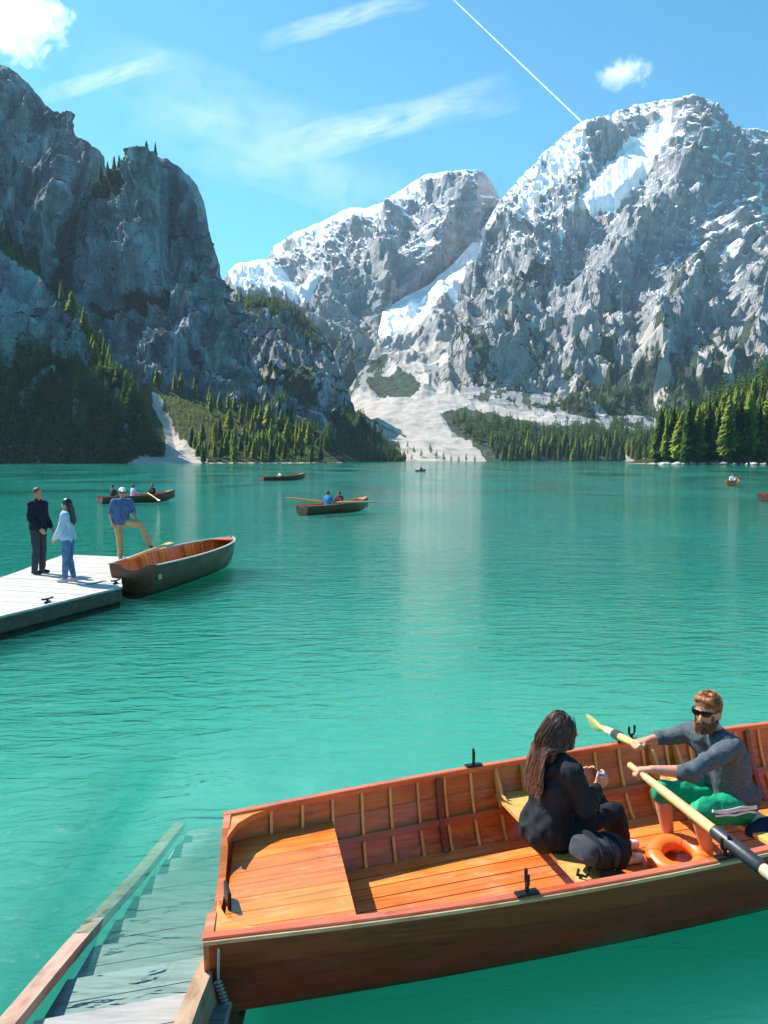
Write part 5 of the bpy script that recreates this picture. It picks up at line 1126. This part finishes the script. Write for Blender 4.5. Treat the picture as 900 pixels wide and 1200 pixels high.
far_person('passenger in pale shirt amidships in the boat behind the dock', q(3.0, 0, .3), d, 'denim_light', 1.0, None, 'hair_brown')
far_person('rower in dark shirt in the boat behind the dock', q(5.0, 0, .3), -d, 'navy', 1.0, (.2, .45, .3), 'hair_black')
make_oar('oar', 'pale oar dipping into the water from the boat behind the dock', q(4.3, -.2, .75), on_level(192, 590, 0), 2.6, None, 0.3, .035, full=False, blade_mat='pale_paint')
r, q, d, n_ = far_boat('low brown rowing boat seen side on beyond the two-seater', (307, 562.6), (363, 561.6), .87, lite)
far_person('rower in white shirt in the low brown boat', q(3.0, 0, .25), -d, 'white_cloth', 1.0)
r, q, d, n_ = far_boat('dark brown rowing boat with a couple and spread oars in mid lake', (354, 602), (427, 597), .66, lite, .12)

M['shirt_plain'] = cloth('bright_blue_shirt', (0.03, 0.22, 0.48)); M['red_top'] = cloth('dark_red_top', (0.16, 0.03, 0.04))
far_person('rower in bright blue top in the mid lake boat', q(2.6, 0, .32), d, 'shirt_plain', 1.0, (.25, .4, .3), 'hair_brown')
far_person('woman in dark red top in the mid lake boat', q(4.0, 0, .32), -d, 'red_top', .95, None, 'hair_black')
make_oar('oar', 'yellow bladed oar on the left of the mid lake boat', q(3.0, .3, .72), Vector(site(330, 583, 40.6).tolist()), 2.7, 'oars of the mid lake boat', 0.2, .05, full=False)
make_oar('oar', 'dark bladed oar on the right of the mid lake boat', q(3.0, -.3, .72), Vector(site(446, 588, 41.8).tolist()), 2.6, 'oars of the mid lake boat', 0.2, .05, full=False, blade_mat='dark_frame')
r, q, d, n_ = far_boat('tiny dark rowing boat in front of the scree beach', (488, 552.3), (509, 551.8), .54, lite)
far_person('lone rower in the tiny boat in front of the scree beach', q(3.4, 0, .3), d, 'navy', 1.0)
r, q, d, n_ = far_boat('reddish rowing boat seen end on near the right shore', (857, 568.8), (866, 564.5), .72, dict(out='mahogany', rail='gunwale', rub='rub'), .1)
far_person('rower in white shirt in the reddish boat near the right shore', q(2.4, 0, .3), -d, 'white_cloth', 1.05)
r, q, d, n_ = far_boat('dark rowing boat cut off by the right edge of the picture', (895, 586), (985, 581), .72, lite, .1)
far_person('rower in dark shirt in the boat at the right edge', q(3.4, 0, .3), -d, 'navy', 1.0)

# ------------------------------------------------------------------ trees
def foliage(name, a, b, trans):
    t = NT(name); at = t.new('ShaderNodeAttribute', attribute_name='tone'); rnd = t.new('ShaderNodeObjectInfo').outputs['Random']
    f = t.math('ADD', t.math('MULTIPLY', at.outputs['Fac'], 0.6), t.math('MULTIPLY', rnd, 0.4))
    c = t.ramp(f, [(0.1, a), (0.9, b)])
    df = t.new('ShaderNodeBsdfDiffuse'); t.link(c, df.inputs['Color']); tl = t.new('ShaderNodeBsdfTranslucent'); t.link(t.mix(0.5, c, trans), tl.inputs['Color'])
    mx = t.new('ShaderNodeMixShader'); mx.inputs[0].default_value = 0.58; t.link(df.outputs[0], mx.inputs[1]); t.link(tl.outputs[0], mx.inputs[2]); return t.done(mx.outputs[0])
M['spruce'] = foliage('spruce_needles', (0.030, 0.065, 0.022), (0.095, 0.150, 0.036), (0.13, 0.20, 0.04))
M['larch'] = foliage('larch_needles', (0.16, 0.21, 0.04), (0.34, 0.37, 0.075), (0.38, 0.43, 0.08))
M['bark'] = plain('bark', (0.09, 0.065, 0.05), 0.9, 0.2, 0.4, 8, 0.5)
def crown_arrays(n, rng, slim, droop=.35, start=.10, twist=.6):
    pw = .65 + .35 * rng.random()
    lean = rng.normal(size=2) * .02
    """n drooping boughs, each a few small kite-shaped sprays, on a unit-high stem."""
    V_, F_, T_ = [], [], []
    for i in range(n):
        z = start + (1 - start) * (i + rng.random()) / n; z = min(z, .985); r = slim * (1 - z) ** pw * (.55 + .75 * rng.random()) + .012
        if z < start + .12: r *= .55 + 3.5 * (z - start)
        a = i * 2.399963 + rng.normal() * .4; d = np.array([math.cos(a), math.sin(a), 0]); sd = np.array([-d[1], d[0], 0]); dz = -droop * r * (.5 + rng.random()) + .25 * r * (z > .8)
        tone = rng.random(); base = np.array([0, 0, z])
        for q in range(2):
            w = r * (.30 + .2 * rng.random()) ; ro = (q - .5) * 2 * twist + rng.normal() * .25; s2 = sd * math.cos(ro) + np.array([0, 0, 1]) * math.sin(ro)
            tip = base + d * r + np.array([0, 0, dz]) + sd * rng.normal() * .15 * r; mid = base + d * r * .58 + np.array([0, 0, dz * .35 + .02 * q])
            k = len(V_); V_ += [base + d * r * .05, mid + s2 * w, tip, mid - s2 * w]; F_ += [(k, k + 1, k + 2), (k, k + 2, k + 3)]; T_ += [tone] * 4
    return np.array(V_), np.array(F_), np.array(T_)
def set_tone(me, tone): me.attributes.new('tone', 'FLOAT', 'POINT').data.foreach_set('value', np.asarray(tone, np.float32))
protos = {}
rng = np.random.default_rng(5)
for kind, cnt, slim in (('spruce', 6, .17), ('larch', 6, .19)):
    protos[kind] = []
    for i in range(cnt):
        v, f, tn = crown_arrays(300, rng, slim * (.75 + .55 * rng.random()), .45 if kind == 'spruce' else .15, .08 if kind == 'spruce' else .14)
        mc = np_mesh(kind + '_crown', v, f); set_tone(mc, tn); mc.materials.append(M[kind])
        mb = MB().tube([(0, 0, -.03), (.004, 0, .3), (0, .003, .7), (0, 0, .97)], [.016, .012, .007, .002], 6); o = mb.build('tmp', M['bark']); mt = o.data; bpy.data.objects.remove(o)
        protos[kind].append((mc, mt))
def plant(kind, p, h, label, group, name):
    mc, mt = protos[kind][random.randrange(len(protos[kind]))]; r = bpy.data.objects.new(name, None); COL.objects.link(r); r.location = p; r.rotation_euler = (0, 0, random.uniform(0, 6.28)); w = h * random.uniform(.8, 1.35); r.scale = (w, w, h); tag(r, label, 'tree', group)
    for nm, me_ in (('crown', mc), ('trunk', mt)): c = bpy.data.objects.new(nm, me_); COL.objects.link(c); c.parent = r
    return r
low = [crown_arrays(46, rng, .2, .3) for _ in range(6)]
class Wood:
    def __init__(s): s.v = []; s.f = []; s.t = []; s.n = 0
    def add(s, p, h):
        v, f, tn = low[random.randrange(6)]; a = random.uniform(0, 6.28); ca_, sa_ = math.cos(a), math.sin(a); w = h * random.uniform(.9, 1.3)
        q = np.stack([(v[:, 0] * ca_ - v[:, 1] * sa_) * w, (v[:, 0] * sa_ + v[:, 1] * ca_) * w, v[:, 2] * h], -1) + np.asarray(p); s.v.append(q); s.f.append(f + s.n); s.t.append(np.clip(tn * .6 + .4 * random.random(), 0, 1)); s.n += len(v)
    def build(s, name, mat, label):
        me = np_mesh(name, np.concatenate(s.v), np.concatenate(s.f)); set_tone(me, np.concatenate(s.t)); o = link(name, me, M[mat]); return tag(o, label, 'wood', None, 'stuff')
def spots(land, poly, n, seed, mind=0.0, noise=None):
    """random ground points of a slope whose survey position lies in an outline."""
    U, V, P, cv = land; m = poly_mask(U, V, poly, 1)[1] > .5
    if noise is not None: m &= fbm(np.stack([U / noise[0], V / noise[0], U * 0 + seed], -1), 3) > noise[1]
    idx = np.argwhere(m); rg = np.random.default_rng(seed); out = []
    # density per square metre of ground rather than per grid cell
    pts = P[idx[:, 0], idx[:, 1]]; wgt = pts[:, 1] ** 2; order = rg.choice(len(idx), size=min(len(idx), n * 6), replace=False, p=wgt / wgt.sum())
    for i in order:
        p = pts[i]
        if mind and any((p[0] - q_[0]) ** 2 + (p[1] - q_[1]) ** 2 < mind * mind for q_ in out): continue
        out.append(p)
        if len(out) >= n: break
    return out
names = list(LAND.keys())
bank = LAND['wooded bank on the right of the lake']; delta = LAND['snow couloir and pale scree delta running down to the shore']; talus = LAND['green talus slope with a strip of pale scree']
tower = LAND['tall grey rock tower with trees on its top']; butt = LAND['low dark wooded buttress in the left corner of the lake']; dome = LAND['dark wooded rock dome below the snowy peaks']; massif = LAND['broad snowy limestone massif across the lake']
# right bank: a dense stand, the nearest trees single
pts = sorted(spots(bank, [(768, 547), (775, 525), (800, 508), (905, 448), (1000, 410), (1000, 547)], 470, 3, 3.4), key=lambda p: p[1])
far_wood = Wood()
for i, p in enumerate(pts):
    kind = 'larch' if random.random() < .72 else 'spruce'; h = random.choice((random.uniform(13, 20), random.uniform(18, 28), random.uniform(20, 27)))
    if i < 280: plant(kind, p, h, 'tall light green larch in the dense stand on the right bank' if kind == 'larch' else 'tall dark spruce in the dense stand on the right bank', ('larches' if kind == 'larch' else 'spruces') + ' on the right bank', kind + '_tree')
    else: far_wood.add(p, h)
# edge of the stand
fr_n = 0
for u_, v_, h in ((771, 543, 22), (777, 543.4, 25), (784, 543.6, 24), (792, 543.6, 27), (801, 543.8, 24), (811, 544, 28), (822, 544, 25), (834, 544, 29), (846, 544, 27), (858, 544.2, 30), (870, 544.2, 27), (882, 544.2, 31), (894, 544.2, 29), (904, 544.2, 30)):
    nth = ('first', 'second', 'third', 'fourth', 'fifth', 'sixth', 'seventh', 'eighth', 'ninth', 'tenth', 'eleventh', 'twelfth', 'thirteenth', 'last')[fr_n]; fr_n += 1
    kind = 'larch' if random.random() < .6 else 'spruce'; plant(kind, on_level(u_, v_ + .4, .1) + Vector((0, 4, .4)), h * random.uniform(.9, 1.05), ('light green larch' if kind == 'larch' else 'dark spruce') + ' at the waterline, ' + nth + ' from the left on the right bank', 'front row of the right bank', kind + '_tree')
# middle shore
pts = sorted(spots(delta, [(520, 486), (560, 494), (650, 505), (775, 512), (775, 543), (585, 543), (560, 522), (540, 508)], 460, 4, 3.4), key=lambda p: p[1])
for i, p in enumerate(pts):
    kind = 'larch' if random.random() < .35 else 'spruce'; h = random.uniform(13, 23)
    if i < 150: plant(kind, p, h, 'slender pale larch in the wood along the far shore' if kind == 'larch' else 'slender dark spruce in the wood along the far shore', ('larches' if kind == 'larch' else 'spruces') + ' along the far shore', kind + '_tree')
    else: far_wood.add(p, h)
# talus slope: lit larches
row = [(185, 452), (192, 450), (206, 458), (214, 460), (228, 470), (246, 474), (258, 482), (268, 486), (276, 480), (290, 492), (300, 497), (306, 500), (316, 503), (330, 508), (338, 512), (348, 517), (356, 520), (362, 526), (283, 500), (247, 486), (296, 512), (318, 520), (336, 528), (352, 532), (308, 530), (270, 505)]
U, V, P, cv = talus
def ground(land, u_, v_):
    U, V, P, cv = land; i = np.argmin((U - u_) ** 2 + (V - v_) ** 2); return P.reshape(-1, 3)[i]
for u_, v_ in row: plant('larch', ground(talus, u_, v_), random.uniform(13, 19), 'bright green larch on the talus slope at left', 'larches on the talus slope', 'larch_tree')
for p in spots(talus, [(215, 520), (260, 512), (330, 528), (378, 536), (378, 543), (235, 543)], 60, 6, 3.0): plant(random.choice(('larch', 'spruce', 'larch')), p, random.uniform(8, 14), 'small conifer on the shore at the foot of the talus slope', 'small conifers below the talus slope', 'conifer_tree')
scrub = Wood()
for p in spots(talus, [(188, 462), (230, 474), (290, 492), (370, 524), (378, 541), (240, 541), (215, 515)], 700, 7, 0): scrub.add(p, random.uniform(1.6, 4.0))
scrub.build('scrub', 'larch', 'low green scrub covering the talus slope')
# tower top
for u_, v_ in ((118, 208), (126, 204), (134, 200), (140, 198), (147, 195), (152, 193), (158, 192), (163, 190), (170, 189), (176, 188), (184, 188), (130, 214), (122, 222), (143, 206), (112, 226), (106, 236), (119, 216), (137, 208), (150, 201), (166, 196), (109, 240), (127, 228), (160, 200)):
    plant('spruce', ground(tower, u_, v_ + 3), random.uniform(11, 17), 'spruce on the top of the grey rock tower', 'spruces on the rock tower', 'spruce_tree')
# buttress: lit larches on the ridge, dark wood below
for u_, v_ in ((72, 352), (84, 372), (102, 396), (108, 404), (113, 412), (118, 418), (112, 432), (122, 430), (118, 445), (108, 420), (92, 430), (128, 440), (138, 470), (143, 480), (148, 470), (128, 455), (96, 396)):
    plant('larch', ground(butt, u_, v_ + 2), random.uniform(13, 20), 'sunlit larch on the ridge of the dark buttress', 'larches on the dark buttress', 'larch_tree')
dark = Wood()
for p in spots(butt, [(-40, 410), (40, 420), (100, 440), (150, 480), (184, 528), (190, 546), (-40, 546)], 900, 8, 0, (30, -.25)): dark.add(p, random.uniform(11, 19))
dark.build('wood', 'spruce', 'dark spruce wood covering the shaded left buttress')
for p in spots(dome, [(262, 350), (300, 346), (350, 365), (395, 430), (372, 420), (330, 380), (280, 372)], 120, 9, 0, (20, -.1)): far_wood.add(p, random.uniform(8, 14))
for p in spots(dome, [(385, 505), (420, 500), (480, 538), (470, 545), (400, 545)], 130, 10, 0): far_wood.add(p, random.uniform(8, 15))
for p in spots(delta, [(432, 520), (560, 535), (565, 543), (440, 543)], 34, 12, 0): far_wood.add(p, random.uniform(5, 11))
for p in spots(tower, [(230, 470), (300, 470), (395, 532), (380, 540), (330, 500)], 160, 13, 0, (20, -.1)): far_wood.add(p, random.uniform(7, 13))
for p in spots(tower, [(100, 240), (150, 190), (180, 187), (170, 208), (140, 235), (115, 250)], 60, 14, 0): far_wood.add(p, random.uniform(4, 9))
for p in spots(massif, [(620, 505), (690, 455), (750, 440), (800, 460), (900, 470), (900, 530), (560, 520)], 900, 15, 0, (26, -.15)): far_wood.add(p, random.uniform(9, 16))
far_wood.build('wood', 'spruce', 'far conifer woods dotted over the slopes behind the shore')

# boulders on the beaches
def boulder_mesh(seed):
    bm = bmesh.new(); bmesh.ops.create_icosphere(bm, subdivisions=2, radius=1)
    for v in bm.verts: v.co *= 1 + .35 * float(perlin(np.array([v.co[0] * 1.2 + seed, v.co[1] * 1.2, v.co[2] * 1.2]))); v.co.z *= .65
    me = bpy.data.meshes.new('boulder'); bm.to_mesh(me); bm.free(); return me
M['pale_stone'] = plain('pale_stone', (0.46, 0.43, 0.40), 0.9, 0.2, 0.3, 0.6, 0.3)
bms = [boulder_mesh(k * 3.3) for k in range(3)]
for b in bms: b.materials.append(M['pale_stone'])
for i in range(26):
    u_ = random.uniform(775, 905); p = on_level(u_, 544.4 + random.uniform(-.1, .3), 0); o = bpy.data.objects.new('boulder', bms[i % 3]); COL.objects.link(o); o.location = p + Vector((0, 2, .2)); s_ = random.uniform(.5, 1.6); o.scale = (s_ * 1.5, s_, s_); o.rotation_euler = (0, 0, random.uniform(0, 6))
    tag(o, 'pale boulder on the waterline of the right bank', 'boulder', 'boulders along the right bank')

# ------------------------------------------------------------------ clouds and contrail
def cloud_mat(name, dens, scale, stretch, soft=(0.40, 0.75), rot=0.0):
    t = NT(name); uv0 = t.new('ShaderNodeTexCoord').outputs['UV']; nw = t.new('ShaderNodeTexNoise'); nw.inputs['Scale'].default_value = 2.6; nw.inputs['Detail'].default_value = 4; t.link(uv0, nw.inputs['Vector']); vm = t.new('ShaderNodeVectorMath', operation='MULTIPLY_ADD'); vm.inputs[1].default_value = (.35, .75, 0); t.link(nw.outputs['Color'], vm.inputs[0]); va = t.new('ShaderNodeVectorMath', operation='ADD'); va.inputs[1].default_value = (-.175, -.375, 0); t.link(uv0, va.inputs[0]); t.link(va.outputs[0], vm.inputs[2]); uv = vm.outputs[0]; sx = t.new('ShaderNodeSeparateXYZ'); t.link(uv, sx.inputs[0])
    mp = t.new('ShaderNodeMapping'); mp.inputs['Scale'].default_value = stretch; mp.inputs['Rotation'].default_value = (0, 0, rot); t.link(uv, mp.inputs[0])
    n = t.noise(mp.outputs[0], scale, 7, 0.62, 0.5); n2 = t.noise(uv, 2.3, 2, 0.5)
    ex = t.math('MULTIPLY', t.math('MULTIPLY', sx.outputs[0], t.math('SUBTRACT', 1.0, sx.outputs[0])), 4.0); ey = t.math('MULTIPLY', t.math('MULTIPLY', sx.outputs[1], t.math('SUBTRACT', 1.0, sx.outputs[1])), 4.0)
    e = t.math('MULTIPLY', t.val(ex, 0, .95), t.math('POWER', t.val(ey, 0, .95), 1.3))
    a = t.math('MULTIPLY', t.math('MULTIPLY', t.val(t.math('ADD', n, t.math('MULTIPLY', n2, .3)), soft[0] + .12, soft[1] + .12), e), dens)
    tr = t.new('ShaderNodeBsdfTransparent'); tl = t.new('ShaderNodeBsdfTranslucent'); tl.inputs[0].default_value = (.95, .95, .95, 1); df = t.new('ShaderNodeBsdfDiffuse'); df.inputs[0].default_value = (.95, .95, .95, 1)
    m1 = t.new('ShaderNodeMixShader'); m1.inputs[0].default_value = .35; t.link(tl.outputs[0], m1.inputs[1]); t.link(df.outputs[0], m1.inputs[2])
    mx = t.new('ShaderNodeMixShader'); t.link(a, mx.inputs[0]); t.link(tr.outputs[0], mx.inputs[1]); t.link(m1.outputs[0], mx.inputs[2]); return t.done(mx.outputs[0])
def sky_point(u, v, alt):
    xc = (u - 450) / FPX; yc = (600 - v) / FPX; t_ = (alt - CAM_H) / (-SP + yc * CP); return Vector((xc * t_, t_ * (CP + yc * SP), alt))
def streak(name, label, a, b, w, alt, mat, n=24, thick=60.0):
    """thin lens-shaped sheet of ice cloud lying level between two sky positions, w wide (survey units)."""
    A, B = sky_point(*a, alt), sky_point(*b, alt); vs = []; uvs = []; nx, ny = n, 8
    for top in (1, -1):
        for i in range(nx + 1):
            u_ = a[0] + (b[0] - a[0]) * i / nx; v_ = a[1] + (b[1] - a[1]) * i / nx; dl = math.hypot(b[0] - a[0], b[1] - a[1]); nxv, nyv = -(b[1] - a[1]) / dl, (b[0] - a[0]) / dl
            for j in range(ny + 1):
                e = (j / ny - .5); p = sky_point(u_ + nxv * e * w, v_ + nyv * e * w, alt); p.z += top * thick * (1 - 4 * e * e); vs.append(p); uvs.append((i / nx, j / ny))
    m_ = (nx + 1) * (ny + 1); fs = [(k + i * (ny + 1) + j, k + (i + 1) * (ny + 1) + j, k + (i + 1) * (ny + 1) + j + 1, k + i * (ny + 1) + j + 1) for k in (0, m_) for i in range(nx) for j in range(ny)]
    me = bpy.data.meshes.new(name); me.from_pydata(vs, [], fs); uvl = me.uv_layers.new(name='UVMap')
    for l in me.loops: uvl.data[l.index].uv = uvs[l.vertex_index]
    o = link(name, me, mat, None, True); return tag(o, label, 'cloud', None, 'stuff')
wisp = cloud_mat('cirrus_wisp', .42, 3.2, (1.6, 1.0, 1), (0.36, 0.8)); wisp2 = cloud_mat('cirrus_veil', .20, 2.4, (2.0, 1.0, 1), (0.35, 0.85))
streak('cloud', 'long pale wisp of cloud above the middle peak', (275, 190), (605, 106), 52, 7000, wisp)
streak('cloud', 'short pale streak of cloud above the rock tower', (40, 116), (205, 68), 26, 7050, wisp)
streak('cloud', 'faint streak of cloud near the top of the sky', (300, 52), (500, -6), 30, 7100, wisp)
streak('cloud', 'very faint veil of cloud across the left of the sky', (90, 60), (420, 190), 110, 7600, wisp2)
streak('cloud', 'very faint veil of cloud beside the long wisp', (150, 130), (480, 250), 90, 7700, wisp2)
# contrail: a long round plume
t = NT('contrail'); n = t.noise(t.coords('Position', (.004, .004, .004)), 1.0, 4, .6)
tr = t.new('ShaderNodeBsdfTransparent'); tl = t.new('ShaderNodeBsdfTranslucent'); tl.inputs[0].default_value = (.95, .95, .95, 1); df = t.new('ShaderNodeBsdfDiffuse'); df.inputs[0].default_value = (.95, .95, .95, 1)
m1 = t.new('ShaderNodeMixShader'); m1.inputs[0].default_value = .5; t.link(tl.outputs[0], m1.inputs[1]); t.link(df.outputs[0], m1.inputs[2]); mx = t.new('ShaderNodeMixShader'); t.link(t.val(n, .25, .7, .25, .62), mx.inputs[0]); t.link(tr.outputs[0], mx.inputs[1]); t.link(m1.outputs[0], mx.inputs[2])
A, B = sky_point(515, -16, 9000), sky_point(684, 145, 9000); L_ = (B - A).length; pts = [A.lerp(B, i / 40) for i in range(41)]
mb = MB().tube(pts, [12 + 13 * i / 40 + 3 * math.sin(i * 1.7) for i in range(41)], 10); o = mb.build('contrail', t.done(mx.outputs[0]), None, True); tag(o, 'straight white vapour trail pointing down at the snowy massif', 'contrail', None, 'stuff')
# two small heaps of cloud
def puff(label, u_, v_, wpx, hpx, dist, seed, dens):
    c = Vector(site(u_, v_, dist).tolist()); k = dist / FPX; rg = np.random.default_rng(seed); t = NT('cloud_puff')
    n = t.noise(t.coords('Object', (1 / (wpx * k),) * 3), 3.6, 7, .66, .6); g = t.new('ShaderNodeTexCoord').outputs['Object']; ln = t.new('ShaderNodeVectorMath', operation='LENGTH'); mp = t.new('ShaderNodeMapping'); mp.inputs['Scale'].default_value = (1 / (wpx * k * .5), 1 / (wpx * k * .4), 1 / (hpx * k * .5)); t.link(g, mp.inputs[0]); t.link(mp.outputs[0], ln.inputs[0])
    d_ = t.math('SUBTRACT', t.math('ADD', t.math('MULTIPLY', n, 2.3), -.55), t.math('MULTIPLY', ln.outputs['Value'], .95)); d_ = t.val(d_, -.15, .5, 0, dens / (wpx * k))
    vol = t.new('ShaderNodeVolumeScatter'); vol.inputs['Color'].default_value = (.98, .98, .98, 1); vol.inputs['Anisotropy'].default_value = .55; t.link(d_, vol.inputs['Density']); t.link(vol.outputs[0], t.out.inputs['Volume'])
    bm = bmesh.new(); bmesh.ops.create_icosphere(bm, subdivisions=3, radius=1)
    for v in bm.verts: v.co = Vector((v.co.x * wpx * k * .62, v.co.y * wpx * k * .5, v.co.z * hpx * k * .66))
    me = bpy.data.meshes.new('cloud'); bm.to_mesh(me); bm.free(); o = link('cloud', me, t.m); o.location = c; return tag(o, label, 'cloud', None, 'stuff')
puff('white heap of cloud in the top left corner of the sky', 28, 28, 105, 84, 9000, 1, 9.0)
puff('small lone white cloud above the snowy massif', 730, 86, 66, 36, 9000, 2, 7.0)

# ------------------------------------------------------------------ haze
mb = MB().box((0, 1900, 700), (9000, 4200, 1412)); t = NT('haze'); pv = t.new('ShaderNodeVolumePrincipled'); pv.inputs['Color'].default_value = (0.62, 0.80, 1.0, 1); pv.inputs['Density'].default_value = 0.000046; pv.inputs['Anisotropy'].default_value = 0.2
t.link(pv.outputs[0], t.out.inputs['Volume']); hz = mb.build('haze', t.m); tag(hz, 'thin blue mountain air over the lake', None, None, 'stuff')
